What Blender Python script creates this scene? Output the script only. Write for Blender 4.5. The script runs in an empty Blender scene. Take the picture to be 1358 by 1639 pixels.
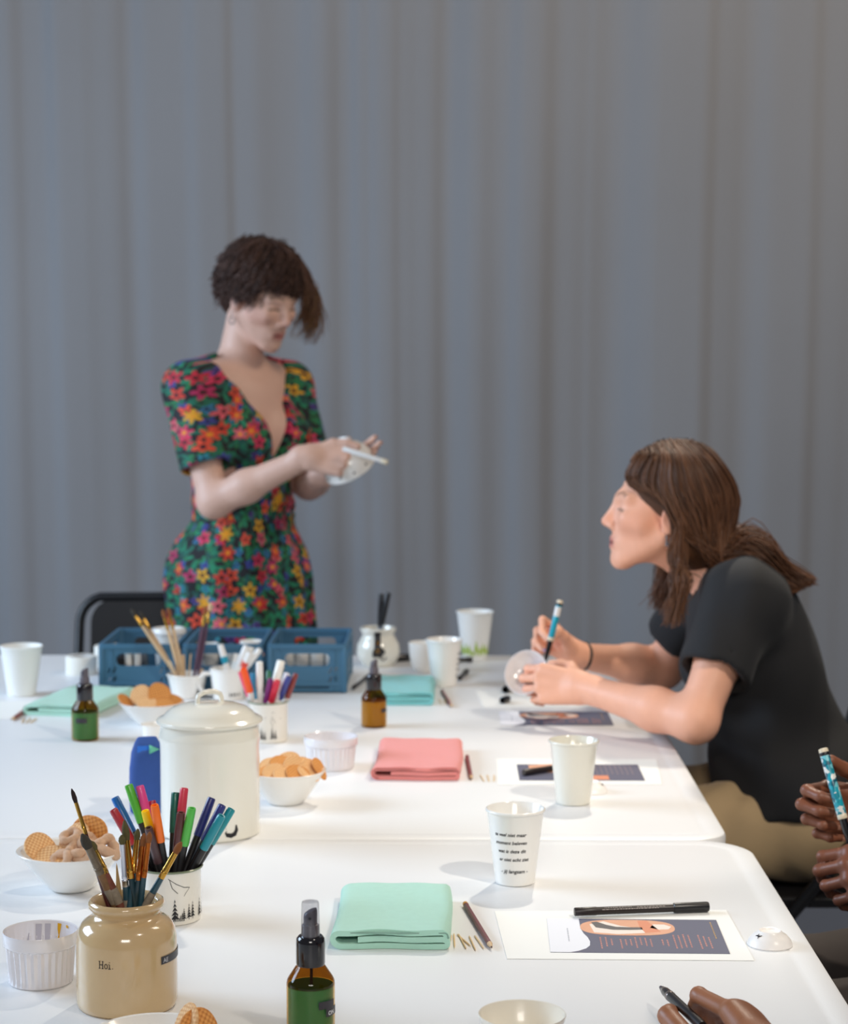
import bpy, bmesh, math, random
import numpy as np
from mathutils import Vector, Matrix, Quaternion
from mathutils.geometry import tessellate_polygon

SC = bpy.context.scene
COL = SC.collection
PI = math.pi
random.seed(7)
RNG = np.random.default_rng(7)
TZ = 0.74            # table-top height in metres

# ------------------------------------------------------------------ camera
cd = bpy.data.cameras.new('camera')
cam = bpy.data.objects.new('camera', cd)
COL.objects.link(cam)
cam.location = (0, 0, 1.434)
cam.rotation_euler = (math.radians(90 - 4.28), 0, math.radians(0.59))
cd.sensor_fit = 'VERTICAL'
cd.sensor_height = 36.0
cd.lens = 3200 / 1639 * 36.0
cd.clip_start = 0.05
cd.dof.use_dof = True
cd.dof.focus_distance = 2.25
cd.dof.aperture_fstop = 7.0
SC.camera = cam

# ------------------------------------------------------------------ world, lights, exposure
w = bpy.data.worlds.new('world')
SC.world = w
w.use_nodes = True
w.node_tree.nodes['Background'].inputs[0].default_value = (0.80, 0.87, 1.0, 1)
w.node_tree.nodes['Background'].inputs[1].default_value = 0.15

def aim(o, target):
    d = Vector(target) - o.location
    o.rotation_euler = d.to_track_quat('-Z', 'Y').to_euler()

def spot(name, loc, target, watt, col, cone, blend=0.5, radius=0.05):
    l = bpy.data.lights.new(name, 'SPOT')
    l.energy = watt; l.color = col; l.spot_size = math.radians(cone); l.spot_blend = blend
    l.shadow_soft_size = radius
    o = bpy.data.objects.new(name, l); COL.objects.link(o)
    o.location = loc; aim(o, target)
    return o

def area(name, loc, target, watt, col, sx, sy):
    l = bpy.data.lights.new(name, 'AREA')
    l.energy = watt; l.color = col; l.shape = 'RECTANGLE'; l.size = sx; l.size_y = sy
    o = bpy.data.objects.new(name, l); COL.objects.link(o)
    o.location = loc; aim(o, target)
    return o

spot('stage_spot_back', (0.75, 5.4, 3.9), (0.34, 3.0, 0.74), 290, (1.0, 0.92, 0.78), 37, 1.0, 0.07)
spot('stage_spot_right', (1.75, 0.65, 3.6), (0.24, 3.2, 0.74), 270, (1.0, 0.92, 0.80), 35, 1.0, 0.06)
spot('stage_spot_near', (1.35, 0.70, 3.5), (-0.45, 2.15, 0.74), 75, (1.0, 0.90, 0.76), 17, 0.8, 0.05)
area('window_light_left', (-3.6, 3.5, 2.3), (-0.3, 2.9, 0.8), 150, (0.62, 0.79, 1.0), 2.2, 1.4)
area('added_fill_front', (0.3, -3.6, 3.6), (-0.2, 4.4, 1.0), 92, (1.0, 0.95, 0.89), 2.0, 1.0)  # added fill from the camera side for curtain, faces and cup fronts
area('hall_light_right', (2.8, 3.9, 4.6), (-0.2, 6.5, 2.4), 60, (1.0, 0.84, 0.66), 1.2, 1.0)

SC.view_settings.view_transform = 'Standard'
SC.view_settings.look = 'None'
SC.view_settings.gamma = 1.0
SC.view_settings.use_curve_mapping = False
SC.view_settings.exposure = 0.1
try:
    SC.cycles.use_denoising = True
    SC.cycles.max_bounces = 8
    SC.cycles.transparent_max_bounces = 16
    SC.cycles.caustics_reflective = False
    SC.cycles.caustics_refractive = False
    SC.cycles.sample_clamp_indirect = 4.0
except Exception:
    pass

# ------------------------------------------------------------------ materials
MATS = {}

def srgb(r, g, b):
    f = lambda c: (c / 255 / 12.92) if c / 255 <= 0.04045 else ((c / 255 + 0.055) / 1.055) ** 2.4
    return (f(r), f(g), f(b), 1.0)

def mat(name, col, rough=0.5, coat=0.0, metal=0.0, bump=0.0, bscale=200.0, var=0.0, vscale=30.0,
        sss=0.0, sheen=0.0, spec=0.5, coatr=0.05):
    """Principled surface; var mixes a noise-driven darker tone, bump adds fine noise relief."""
    if name in MATS:
        return MATS[name]
    m = bpy.data.materials.new(name); m.use_nodes = True
    nt = m.node_tree; P = nt.nodes['Principled BSDF']
    P.inputs['Base Color'].default_value = col
    P.inputs['Roughness'].default_value = rough
    P.inputs['Metallic'].default_value = metal
    P.inputs['Coat Weight'].default_value = coat
    P.inputs['Coat Roughness'].default_value = coatr
    P.inputs['Specular IOR Level'].default_value = spec
    if sss:
        P.inputs['Subsurface Weight'].default_value = sss
        P.inputs['Subsurface Radius'].default_value = (1.0, 0.35, 0.2)
        P.inputs['Subsurface Scale'].default_value = 0.006
    if sheen:
        P.inputs['Sheen Weight'].default_value = sheen
    if var or bump:
        tc = nt.nodes.new('ShaderNodeTexCoord')
    if var:
        n = nt.nodes.new('ShaderNodeTexNoise'); n.inputs['Scale'].default_value = vscale
        n.inputs['Detail'].default_value = 5
        nt.links.new(tc.outputs['Object'], n.inputs['Vector'])
        mx = nt.nodes.new('ShaderNodeMix'); mx.data_type = 'RGBA'
        mx.inputs['A'].default_value = col
        mx.inputs['B'].default_value = tuple(c * (1 - var) for c in col[:3]) + (1,)
        nt.links.new(n.outputs['Fac'], mx.inputs['Factor'])
        nt.links.new(mx.outputs['Result'], P.inputs['Base Color'])
    if bump:
        n2 = nt.nodes.new('ShaderNodeTexNoise'); n2.inputs['Scale'].default_value = bscale
        n2.inputs['Detail'].default_value = 4
        nt.links.new(tc.outputs['Object'], n2.inputs['Vector'])
        b = nt.nodes.new('ShaderNodeBump'); b.inputs['Strength'].default_value = bump
        b.inputs['Distance'].default_value = 0.002
        nt.links.new(n2.outputs['Fac'], b.inputs['Height'])
        nt.links.new(b.outputs['Normal'], P.inputs['Normal'])
    MATS[name] = m
    return m

def attr_mat(name, rough=0.5, sss=0.0, bump=0.0, bscale=300, sheen=0.0, var=0.0, spec=0.4):
    """Base colour from the mesh's own 'Col' attribute, broken up by a little noise."""
    if name in MATS:
        return MATS[name]
    m = mat(name, (1, 1, 1, 1), rough, bump=bump, bscale=bscale, sss=sss, sheen=sheen, spec=spec)
    nt = m.node_tree; P = nt.nodes['Principled BSDF']
    a = nt.nodes.new('ShaderNodeAttribute'); a.attribute_name = 'Col'
    src = a.outputs['Color']
    if var:
        n = nt.nodes.new('ShaderNodeTexNoise'); n.inputs['Scale'].default_value = 60
        n.inputs['Detail'].default_value = 6
        hs = nt.nodes.new('ShaderNodeHueSaturation')
        mr = nt.nodes.new('ShaderNodeMapRange')
        mr.inputs['To Min'].default_value = 1 - var; mr.inputs['To Max'].default_value = 1 + var
        nt.links.new(n.outputs['Fac'], mr.inputs['Value'])
        nt.links.new(mr.outputs['Result'], hs.inputs['Value'])
        nt.links.new(src, hs.inputs['Color'])
        src = hs.outputs['Color']
    nt.links.new(src, P.inputs['Base Color'])
    return m

def thin_glass(name, tint, gloss=0.08, rough=0.03):
    """Thin tinted glass or clear plastic: transparent with a fresnel gloss."""
    m = bpy.data.materials.new(name); m.use_nodes = True
    nt = m.node_tree; nt.nodes.clear()
    out = nt.nodes.new('ShaderNodeOutputMaterial')
    tr = nt.nodes.new('ShaderNodeBsdfTransparent'); tr.inputs[0].default_value = tint
    gl = nt.nodes.new('ShaderNodeBsdfGlossy'); gl.inputs['Roughness'].default_value = rough
    fr = nt.nodes.new('ShaderNodeLayerWeight')
    pw = nt.nodes.new('ShaderNodeMath'); pw.operation = 'POWER'; pw.inputs[1].default_value = 4.0
    ad = nt.nodes.new('ShaderNodeMath'); ad.operation = 'MULTIPLY_ADD'; ad.inputs[1].default_value = 0.6; ad.inputs[2].default_value = gloss
    mx = nt.nodes.new('ShaderNodeMixShader')
    nt.links.new(fr.outputs['Facing'], pw.inputs[0]); nt.links.new(pw.outputs[0], ad.inputs[0]); nt.links.new(ad.outputs[0], mx.inputs[0])
    nt.links.new(tr.outputs[0], mx.inputs[1]); nt.links.new(gl.outputs[0], mx.inputs[2])
    nt.links.new(mx.outputs[0], out.inputs[0])
    MATS[name] = m
    return m

class Nodes:
    """Tiny expression helper for shader node math."""
    def __init__(s, m): s.nt = m.node_tree
    def new(s, t, **kw):
        n = s.nt.nodes.new(t)
        for k, v in kw.items(): setattr(n, k, v)
        return n
    def put(s, inp, v):
        if isinstance(v, bpy.types.NodeSocket): s.nt.links.new(v, inp)
        else: inp.default_value = v
    def m(s, op, a, b=0.0, c=0.0):
        n = s.new('ShaderNodeMath', operation=op)
        for i, v in enumerate((a, b, c)): s.put(n.inputs[i], v)
        return n.outputs[0]
    def mix(s, f, a, b):
        n = s.new('ShaderNodeMix', data_type='RGBA')
        s.put(n.inputs['Factor'], f); s.put(n.inputs['A'], a); s.put(n.inputs['B'], b)
        return n.outputs['Result']
    def ramp(s, f, cols):
        n = s.new('ShaderNodeValToRGB'); cr = n.color_ramp; cr.interpolation = 'CONSTANT'
        for i, c in enumerate(cols):
            e = cr.elements[i] if i < 2 else cr.elements.new(i / len(cols))
            e.position = i / len(cols); e.color = c
        s.put(n.inputs[0], f)
        return n.outputs[0]

def floral_material():
    m = mat('floral_fabric', (0.01, 0.01, 0.012, 1), 0.75, bump=0.15, bscale=900, sheen=0.05)
    q = Nodes(m)
    at = q.new('ShaderNodeAttribute', attribute_name='FUV')
    no = q.new('ShaderNodeTexNoise'); no.inputs['Scale'].default_value = 30
    q.put(no.inputs['Vector'], at.outputs['Vector'])
    sub = q.new('ShaderNodeVectorMath', operation='SUBTRACT'); q.put(sub.inputs[0], no.outputs['Color']); sub.inputs[1].default_value = (.5, .5, .5)
    scl = q.new('ShaderNodeVectorMath', operation='SCALE'); q.put(scl.inputs[0], sub.outputs[0]); scl.inputs['Scale'].default_value = 0.008
    add = q.new('ShaderNodeVectorMath', operation='ADD'); q.put(add.inputs[0], at.outputs['Vector']); q.put(add.inputs[1], scl.outputs[0])
    uv = add.outputs[0]
    def layer(scale, off, petals, rad, present, cols, center=None, stretch=1.0, lob=0.28):
        mp = q.new('ShaderNodeVectorMath', operation='ADD'); q.put(mp.inputs[0], uv); mp.inputs[1].default_value = off
        v = q.new('ShaderNodeTexVoronoi', voronoi_dimensions='2D'); v.inputs['Scale'].default_value = scale
        v.inputs['Randomness'].default_value = 0.85
        q.put(v.inputs['Vector'], mp.outputs[0])
        d = q.new('ShaderNodeVectorMath', operation='SUBTRACT'); q.put(d.inputs[0], mp.outputs[0]); q.put(d.inputs[1], v.outputs['Position'])
        xyz = q.new('ShaderNodeSeparateXYZ'); q.put(xyz.inputs[0], d.outputs[0])
        col = q.new('ShaderNodeSeparateColor'); q.put(col.inputs[0], v.outputs['Color'])
        X, Y = xyz.outputs[0], xyz.outputs[1]
        rot = q.m('MULTIPLY', col.outputs[2], 6.283)
        c, s_ = q.m('COSINE', rot), q.m('SINE', rot)
        xr = q.m('SUBTRACT', q.m('MULTIPLY', X, c), q.m('MULTIPLY', Y, s_))
        yr = q.m('MULTIPLY', q.m('ADD', q.m('MULTIPLY', X, s_), q.m('MULTIPLY', Y, c)), stretch)
        r = q.m('SQRT', q.m('ADD', q.m('MULTIPLY', xr, xr), q.m('MULTIPLY', yr, yr)))
        ang = q.m('ARCTAN2', yr, xr)
        lim = q.m('MULTIPLY', q.m('ADD', q.m('MULTIPLY', q.m('COSINE', q.m('MULTIPLY', ang, petals)), lob), 1 - lob), rad)
        msk = q.m('MULTIPLY', q.m('LESS_THAN', r, lim), q.m('LESS_THAN', col.outputs[1], present))
        pc = q.ramp(col.outputs[0], cols)
        # darker veins towards the petal base
        shade = q.m('MULTIPLY', q.m('LESS_THAN', q.m('ABSOLUTE', q.m('SINE', q.m('MULTIPLY', ang, petals * 1.5))), 0.3), 0.5)
        pc = q.mix(shade, pc, (0.05, 0.005, 0.02, 1))
        if center:
            pc = q.mix(q.m('LESS_THAN', r, rad * 0.26), pc, center)
        return msk, pc
    base = (0.006, 0.006, 0.009, 1)
    G = [srgb(10, 110, 85), srgb(20, 135, 95), srgb(12, 85, 75), srgb(25, 120, 70)]
    B = [srgb(45, 120, 165), srgb(60, 70, 160), srgb(40, 140, 160), srgb(85, 60, 150)]
    F = [srgb(225, 50, 95), srgb(235, 80, 50), srgb(205, 40, 60), srgb(225, 165, 30), srgb(230, 95, 110), srgb(215, 60, 40), srgb(190, 40, 95)]
    c = base
    for L in ((42, (0.3, 1.7, 0), 1, 0.0125, 0.8, G, None, 2.4, 0.0), (48, (2.1, 0.4, 0), 1, 0.011, 0.7, G, None, 2.4, 0.0),
              (40, (4.4, 3.1, 0), 1, 0.012, 0.55, G, None, 2.2, 0.0),
              (34, (7.7, 2.2, 0), 5, 0.013, 0.36, B, srgb(20, 20, 60)),
              (25, (1.2, 5.3, 0), 5, 0.020, 0.42, F, srgb(60, 15, 20)), (24, (3.9, 8.8, 0), 6, 0.020, 0.32, F, srgb(230, 150, 30))):
        k, pc = layer(*L)
        c = q.mix(k, c, pc)
    q.nt.links.new(c, q.nt.nodes['Principled BSDF'].inputs['Base Color'])
    return m

M_white_glaze = mat('white_glaze', srgb(242, 239, 233), 0.2, coat=0.35, var=0.03, vscale=20)
M_cream_glaze = mat('cream_glaze', srgb(232, 228, 215), 0.15, coat=0.5, var=0.04, vscale=15)
M_paper_cup = mat('paper_cup_white', srgb(238, 238, 234), 0.55, var=0.02)
M_black_plastic = mat('black_plastic', srgb(24, 23, 26), 0.35)
M_black_gloss = mat('black_gloss_plastic', srgb(18, 16, 20), 0.22, coat=0.2)
M_paper = mat('paper_white', srgb(246, 245, 240), 0.8, var=0.02, vscale=12)
M_ink = mat('black_ink', srgb(28, 26, 30), 0.7)
M_table = mat('table_plastic', srgb(236, 236, 236), 0.42, bump=0.05, bscale=350, var=0.03, vscale=4)
M_chair = mat('chair_black', srgb(20, 20, 23), 0.4, bump=0.1, bscale=300)
M_steel = mat('steel', srgb(190, 190, 195), 0.25, metal=1.0)
M_brass = mat('brass', srgb(215, 165, 75), 0.25, metal=1.0, var=0.2, vscale=200)
M_copper = mat('copper_ferrule', srgb(205, 115, 50), 0.28, metal=1.0, var=0.4, vscale=250)

# ------------------------------------------------------------------ mesh helpers: every shape is (verts, faces)
def cat(*parts):
    V, Fc = [], []
    for v, f in parts:
        o = len(V); V.extend(v); Fc.extend([tuple(i + o for i in q) for q in f])
    return V, Fc

def xf(vf, M):
    return [tuple(M @ Vector(p)) for p in vf[0]], vf[1]

def mv(vf, x=0, y=0, z=0):
    return [(p[0] + x, p[1] + y, p[2] + z) for p in vf[0]], vf[1]

def lathe(prof, n=48, flute=None):
    V, Fc, rings = [], [], []
    for r, z in prof:
        if r < 1e-6:
            rings.append([len(V)]); V.append((0, 0, z))
        else:
            ring = []
            for i in range(n):
                a = 2 * PI * i / n
                rr = r if flute is None else flute(r, z, a)
                ring.append(len(V)); V.append((rr * math.cos(a), rr * math.sin(a), z))
            rings.append(ring)
    for A, B in zip(rings, rings[1:]):
        for i in range(n):
            j = (i + 1) % n
            if len(A) == 1 and len(B) == 1: break
            if len(A) == 1: Fc.append((A[0], B[j], B[i]))
            elif len(B) == 1: Fc.append((A[i], A[j], B[0]))
            else: Fc.append((A[i], A[j], B[j], B[i]))
    return V, Fc

def tube(pts, rad, n=8, caps=True, flat=None):
    pts = [Vector(p) for p in pts]
    if not isinstance(rad, (list, tuple)): rad = [rad] * len(pts)
    V, Fc, rings, N = [], [], [], None
    for i, p in enumerate(pts):
        t = (pts[min(i + 1, len(pts) - 1)] - pts[max(i - 1, 0)]).normalized()
        if N is None:
            N = t.orthogonal().normalized() if flat is None else Vector(flat)
        N = (N - t * N.dot(t)).normalized()
        B = t.cross(N)
        ring = []
        for k in range(n):
            a = 2 * PI * k / n
            ring.append(len(V)); V.append(tuple(p + (N * math.cos(a) + B * math.sin(a)) * rad[i]))
        rings.append(ring)
    for A, B in zip(rings, rings[1:]):
        for k in range(n):
            Fc.append((A[k], A[(k + 1) % n], B[(k + 1) % n], B[k]))
    if caps:
        Fc.append(tuple(reversed(rings[0]))); Fc.append(tuple(rings[-1]))
    return V, Fc

def box(sx, sy, sz, c=(0, 0, 0), bev=0.0, seg=2):
    bm = bmesh.new()
    bmesh.ops.create_cube(bm, size=1.0, matrix=Matrix.Translation(c) @ Matrix.Diagonal((sx, sy, sz, 1)))
    if bev:
        bmesh.ops.bevel(bm, geom=bm.edges[:], offset=bev, segments=seg, affect='EDGES', profile=0.5)
    V = [tuple(v.co) for v in bm.verts]
    bm.verts.index_update()
    Fc = [tuple(v.index for v in f.verts) for f in bm.faces]
    bm.free()
    return V, Fc

def plate(outer, holes, th):
    """Flat plate in the xz plane with cut-outs, th thick along y (from 0 to th)."""
    loops = [outer] + list(holes)
    flat = [p for l in loops for p in l]
    tris = tessellate_polygon([[Vector((p[0], p[1], 0)) for p in l] for l in loops])
    n = len(flat)
    V = [(p[0], 0, p[1]) for p in flat] + [(p[0], th, p[1]) for p in flat]
    Fc = [tuple(t) for t in tris] + [tuple(i + n for i in reversed(t)) for t in tris]
    o = 0
    for l in loops:
        k = len(l)
        for i in range(k):
            a, b = o + i, o + (i + 1) % k
            Fc.append((a, b, b + n, a + n))
        o += k
    return V, Fc

def rrect(x0, z0, x1, z1, r, n=5):
    pts = []
    for cx, cz, a0 in ((x1 - r, z1 - r, 0), (x0 + r, z1 - r, 90), (x0 + r, z0 + r, 180), (x1 - r, z0 + r, 270)):
        for i in range(n + 1):
            a = math.radians(a0 + 90 * i / n)
            pts.append((cx + r * math.cos(a), cz + r * math.sin(a)))
    return pts

def to_mesh(name, vf, angle=40):
    me = bpy.data.meshes.new(name)
    me.from_pydata([tuple(v) for v in vf[0]], [], vf[1])
    bm = bmesh.new(); bm.from_mesh(me)
    bmesh.ops.recalc_face_normals(bm, faces=bm.faces)
    bm.to_mesh(me); bm.free()
    me.polygons.foreach_set('use_smooth', [True] * len(me.polygons))
    if angle: me.set_sharp_from_angle(angle=math.radians(angle))
    me.update()
    return me

def obj(name, vf, material, parent=None, angle=40, label=None):
    me = vf if isinstance(vf, bpy.types.Mesh) else to_mesh(name, vf, angle)
    if material and not me.materials: me.materials.append(material)
    o = bpy.data.objects.new(name, me); COL.objects.link(o)
    if parent: o.parent = parent
    if label: o['label'] = label
    return o

def tag(o, label, cat_, group=None):
    o['label'] = label; o['category'] = cat_
    if group: o['group'] = group
    return o

def thing(name, label, cat_, loc=(0, 0, 0), rz=0.0, group=None):
    e = bpy.data.objects.new(name, None); COL.objects.link(e)
    e.empty_display_size = 0.02
    e.location = loc; e.rotation_euler = (0, 0, rz)
    return tag(e, label, cat_, group)

def struct(name, vf, material, angle=40):
    o = obj(name, vf, material, None, angle); o['kind'] = 'structure'
    return o

def dup(root, loc=None, rz=None, label=None):
    r = root.copy(); COL.objects.link(r)
    if loc is not None: r.location = loc
    if rz is not None: r.rotation_euler = (0, 0, rz)
    if label: r['label'] = label
    for ch in list(root.children):
        c = ch.copy(); COL.objects.link(c); c.parent = r
        for g in list(ch.children):
            d = g.copy(); COL.objects.link(d); d.parent = c
    return r

def orient(o, a, b, spin=0.0):
    """Stand object o (built along +z) on point a, pointing to b."""
    d = Vector(b) - Vector(a)
    o.location = a
    o.rotation_mode = 'QUATERNION'
    o.rotation_quaternion = d.to_track_quat('Z', 'Y') @ Quaternion((0, 0, 1), spin)

def wrap(vf, R, z0=0.0, th0=0.0):
    """Bend a flat drawing (x along, y up) round a vertical cylinder; R may be a function of z. th0=0 faces -y, positive turns to +x."""
    out = []
    for p in vf[0]:
        z = z0 + p[1]
        r = R(z) if callable(R) else R
        t = th0 + p[0] / r
        out.append((r * math.sin(t), -r * math.cos(t), z))
    return out, vf[1]

def text(s, size, shear=0.0, align='LEFT', bold=0.0):
    cu = bpy.data.curves.new('lettering_curve', 'FONT')
    cu.body = s; cu.size = size; cu.shear = shear; cu.align_x = align; cu.offset = bold
    cu.resolution_u = 2
    o = bpy.data.objects.new('lettering_curve', cu); COL.objects.link(o)
    dg = bpy.context.evaluated_depsgraph_get()
    me = bpy.data.meshes.new_from_object(o.evaluated_get(dg))
    V = [tuple(v.co) for v in me.vertices]; Fc = [tuple(p.vertices) for p in me.polygons]
    bpy.data.objects.remove(o); bpy.data.curves.remove(cu); bpy.data.meshes.remove(me)
    return V, Fc

def flat_poly(pts):
    return [(p[0], p[1], 0) for p in pts], [tuple(range(len(pts)))]

def flat_stroke(pts, wd):
    V, Fc = [], []
    for i, p in enumerate(pts):
        a = pts[max(i - 1, 0)]; b = pts[min(i + 1, len(pts) - 1)]
        dx, dy = b[0] - a[0], b[1] - a[1]; l = math.hypot(dx, dy) or 1
        ww = wd[i] if isinstance(wd, (list, tuple)) else wd
        V += [(p[0] - dy / l * ww, p[1] + dx / l * ww, 0), (p[0] + dy / l * ww, p[1] - dx / l * ww, 0)]
    for i in range(len(pts) - 1):
        Fc.append((2 * i, 2 * i + 1, 2 * i + 3, 2 * i + 2))
    return V, Fc

def tape_strip(x0, x1, y0, y1, n=8):
    V, Fc = [], []
    for i in range(n + 1):
        x = x0 + (x1 - x0) * i / n
        V += [(x, y0, 0), (x, y1, 0)]
    for i in range(n):
        Fc.append((2 * i, 2 * i + 2, 2 * i + 3, 2 * i + 1))
    return V, Fc

# ------------------------------------------------------------------ the setting
M_floor = mat('floor_grey_blue', srgb(112, 118, 130), 0.6, var=0.12, vscale=3, bump=0.05, bscale=60)
struct('floor', box(14, 14, 0.1, (0, 4, -0.05)), M_floor)
M_wall = mat('wall_grey', srgb(120, 122, 126), 0.9, var=0.05)
struct('wall_back', box(14, 0.1, 4.6, (0, 7.6, 2.3)), M_wall)

# ------------------------------------------------------------------ curtain: one continuous hanging cloth with soft folds
def curtain():
    x = np.linspace(-4.6, 4.6, 1400)
    def bump(c, wd): return np.exp(-((x - c) / wd) ** 2)
    slope = np.zeros_like(x)
    K = 6.5 / 3200
    # places where the cloth turns away to the one or the other side (x in metres), widths and steepness
    for px, wd, s in ((95, 13, 1.1), (235, 12, .7), (320, 12, .8), (505, 15, .7), (580, 9, .9), (750, 18, .85), (833, 14, .75), (1028, 32, .75), (1215, 16, .7)):
        slope += s * bump((px - 712) * K, wd * K)
    for px, wd, s in ((40, 12, .8), (150, 20, .4), (205, 14, .5), (380, 8, .7), (440, 25, .35), (545, 12, .5), (645, 9, .6), (712, 12, .7), (790, 14, .4), (885, 16, .9), (960, 20, .4), (1135, 12, .95), (1175, 14, .5), (1298, 12, 1.0)):
        slope -= s * bump((px - 712) * K, wd * K)
    slope *= -.62
    rr = np.random.default_rng(3)
    for c_ in rr.uniform(-1.5, 1.5, 34): slope += rr.normal(0, .13) * bump(c_, rr.uniform(.008, .03))
    for side in (-1, 1):
        xx = 1.45
        while xx < 4.6:
            slope += rr.uniform(.5, 1.0) * rr.choice((-1, 1)) * bump(side * xx, rr.uniform(.02, .05)); xx += rr.uniform(.1, .2)
    dx = x[1] - x[0]
    h = np.cumsum(slope) * dx
    k = 160
    base = np.convolve(np.pad(h, k, mode='edge'), np.ones(2 * k + 1) / (2 * k + 1), mode='valid')
    h = (h - base)
    zs = np.linspace(0.01, 4.3, 44)
    V, Fc = [], []
    n = len(x)
    for j, z in enumerate(zs):
        wob = 0.012 * np.sin(z * 1.7 + x * 2.2) + 0.006 * np.sin(z * 3.1 - x * 5)
        sh = 0.02 * np.sin(z * 0.9 + x * 1.3)
        amp = 0.8 + 0.16 * np.sin(z * 1.1 + x * 1.9)
        hx = np.interp(x + sh, x, h)
        ys = 6.5 + hx * amp + wob
        V.extend(zip(x.tolist(), ys.tolist(), [float(z)] * n))
    for j in range(len(zs) - 1):
        o = j * n
        Fc.extend([(o + i, o + i + 1, o + n + i + 1, o + n + i) for i in range(n - 1)])
    return V, Fc
M_curtain = mat('curtain_grey', srgb(152, 152, 154), 0.95, bump=0.25, bscale=700, var=0.06, vscale=2.5, sheen=0.1)
cv = curtain()
cm = to_mesh('curtain', cv, 0)
co = obj('curtain', cm, M_curtain)
tag(co, 'grey floor-length curtain with soft vertical folds behind the table', 'curtain')
so = co.modifiers.new('cloth_thickness', 'SOLIDIFY'); so.thickness = 0.003

# ------------------------------------------------------------------ folding tables
def table(name, x0, y0, x1, y1, r, label):
    t = thing(name, label, 'table', ((x0 + x1) / 2, (y0 + y1) / 2, 0), 0, 'white folding tables pushed together')
    hx, hy = (x1 - x0) / 2, (y1 - y0) / 2
    V, Fc, rings = [], [], []
    for ins, z in ((0.03, TZ - .045), (0.004, TZ - .045), (0, TZ - .038), (0, TZ - .006), (0.0015, TZ - .0018), (0.005, TZ - .0004), (0.028, TZ - .0003), (0.032, TZ - .0008), (0.036, TZ - 0.0002)):
        pts = rrect(-hx + ins, -hy + ins, hx - ins, hy - ins, max(r - ins, .004), 10)
        rings.append(list(range(len(V), len(V) + len(pts))))
        V += [(p[0], p[1], z) for p in pts]
    for A, B in zip(rings, rings[1:]):
        k = len(A)
        for i in range(k): Fc.append((A[i], A[(i + 1) % k], B[(i + 1) % k], B[i]))
    Fc.append(tuple(rings[-1])); Fc.append(tuple(reversed(rings[0])))
    obj('table_top', (V, Fc), M_table, t)
    for sx in (-1, 1):
        for sy in (-1, 1):
            obj('leg', tube([(sx * (hx - .16), sy * (hy - .22), TZ - .045), (sx * (hx - .16), sy * (hy - .16), 0.0)], .0145, 10), M_chair, t)
    for sy in (-1, 1):
        obj('crossbar', tube([(-hx + .16, sy * (hy - .19), .32), (hx - .16, sy * (hy - .19), .32)], .011, 8), M_chair, t)
    obj('rail', box(2 * hx - .2, .03, .03, (0, hy - .12, TZ - .06)), M_chair, t)
    obj('rail', box(2 * hx - .2, .03, .03, (0, -hy + .12, TZ - .06)), M_chair, t)
table('folding_table', -1.10, 1.05, 0.44, 2.876, 0.08, 'white plastic folding table with the stoneware jar and written cup on it')
table('folding_table', -1.10, 2.879, 0.418, 4.715, 0.055, 'white plastic folding table farther off, with blue crates on it')

# ------------------------------------------------------------------ folding chairs
def make_chair():
    t = thing('folding_chair', 'black folding chair behind the table left of the standing woman', 'chair')
    # built facing -y, seat at 0.45
    for s in (-1, 1):
        x = s * .205
        obj('front_leg', tube([(x, .20, .80 - .06), (x, .165, .62), (x, -.02, .40), (x, -.21, .0)], .0125, 10), M_chair, t)
        obj('rear_leg', tube([(s * .185, -.13, .43), (s * .185, .06, .25), (s * .185, .25, .0)], .0115, 10), M_chair, t)
        obj('rivet', tube([(s * .215, -.02, .40), (s * .190, -.02, .40)], .011, 10), M_steel, t)
    hoop = []
    for i in range(13):
        a = PI * i / 12
        hoop.append((math.copysign(min(abs(.205), .205), math.cos(a)) if i in (0, 12) else
                     (.135 * (1 if math.cos(a) > 0 else -1) + .07 * math.cos(a)), .20 + .015 * math.sin(a), .74 + .07 * math.sin(a)))
    obj('back_frame', tube(hoop, .0125, 10), M_chair, t)
    pts = rrect(-.176, .58, .176, .803, .062, 6)
    bp = plate(pts, [], .014)
    bp = ([(p[0], p[1] + .192 - .03 * (p[0] / .17) ** 2 * 0 + (.015 * (p[2] - .69) / .1), p[2]) for p in bp[0]], bp[1])
    obj('backrest', bp, M_chair, t)
    obj('seat', mv(box(.39, .39, .025, (0, 0, 0), .02, 3), 0, -.03, .445), M_chair, t)
    for z, y, w_ in ((.12, -.15, .205), (.10, .18, .185)):
        obj('stretcher', tube([(-w_, y, z), (w_, y, z)], .008, 8), M_chair, t)
    return t
chair = make_chair()
chair.location = (-.77, 5.10, 0)
chair['group'] = 'black folding chairs'
dup(chair, (.63, 3.80, 0), -PI / 2, 'black folding chair under the seated woman in the black t-shirt')
dup(chair, (1.02, 2.76, 0), -PI / 2, 'black folding chair under the person in the dark brown trousers')
dup(chair, (.97, 1.42, 0), -PI / 2, 'black folding chair under the nearest person with the brush pen')

# ------------------------------------------------------------------ people: one smooth surface per body, grown from blended tapered limbs
def A3(v): return np.array(v, dtype=np.float64)
def nrm(v): v = A3(v); return v / np.linalg.norm(v)

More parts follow.
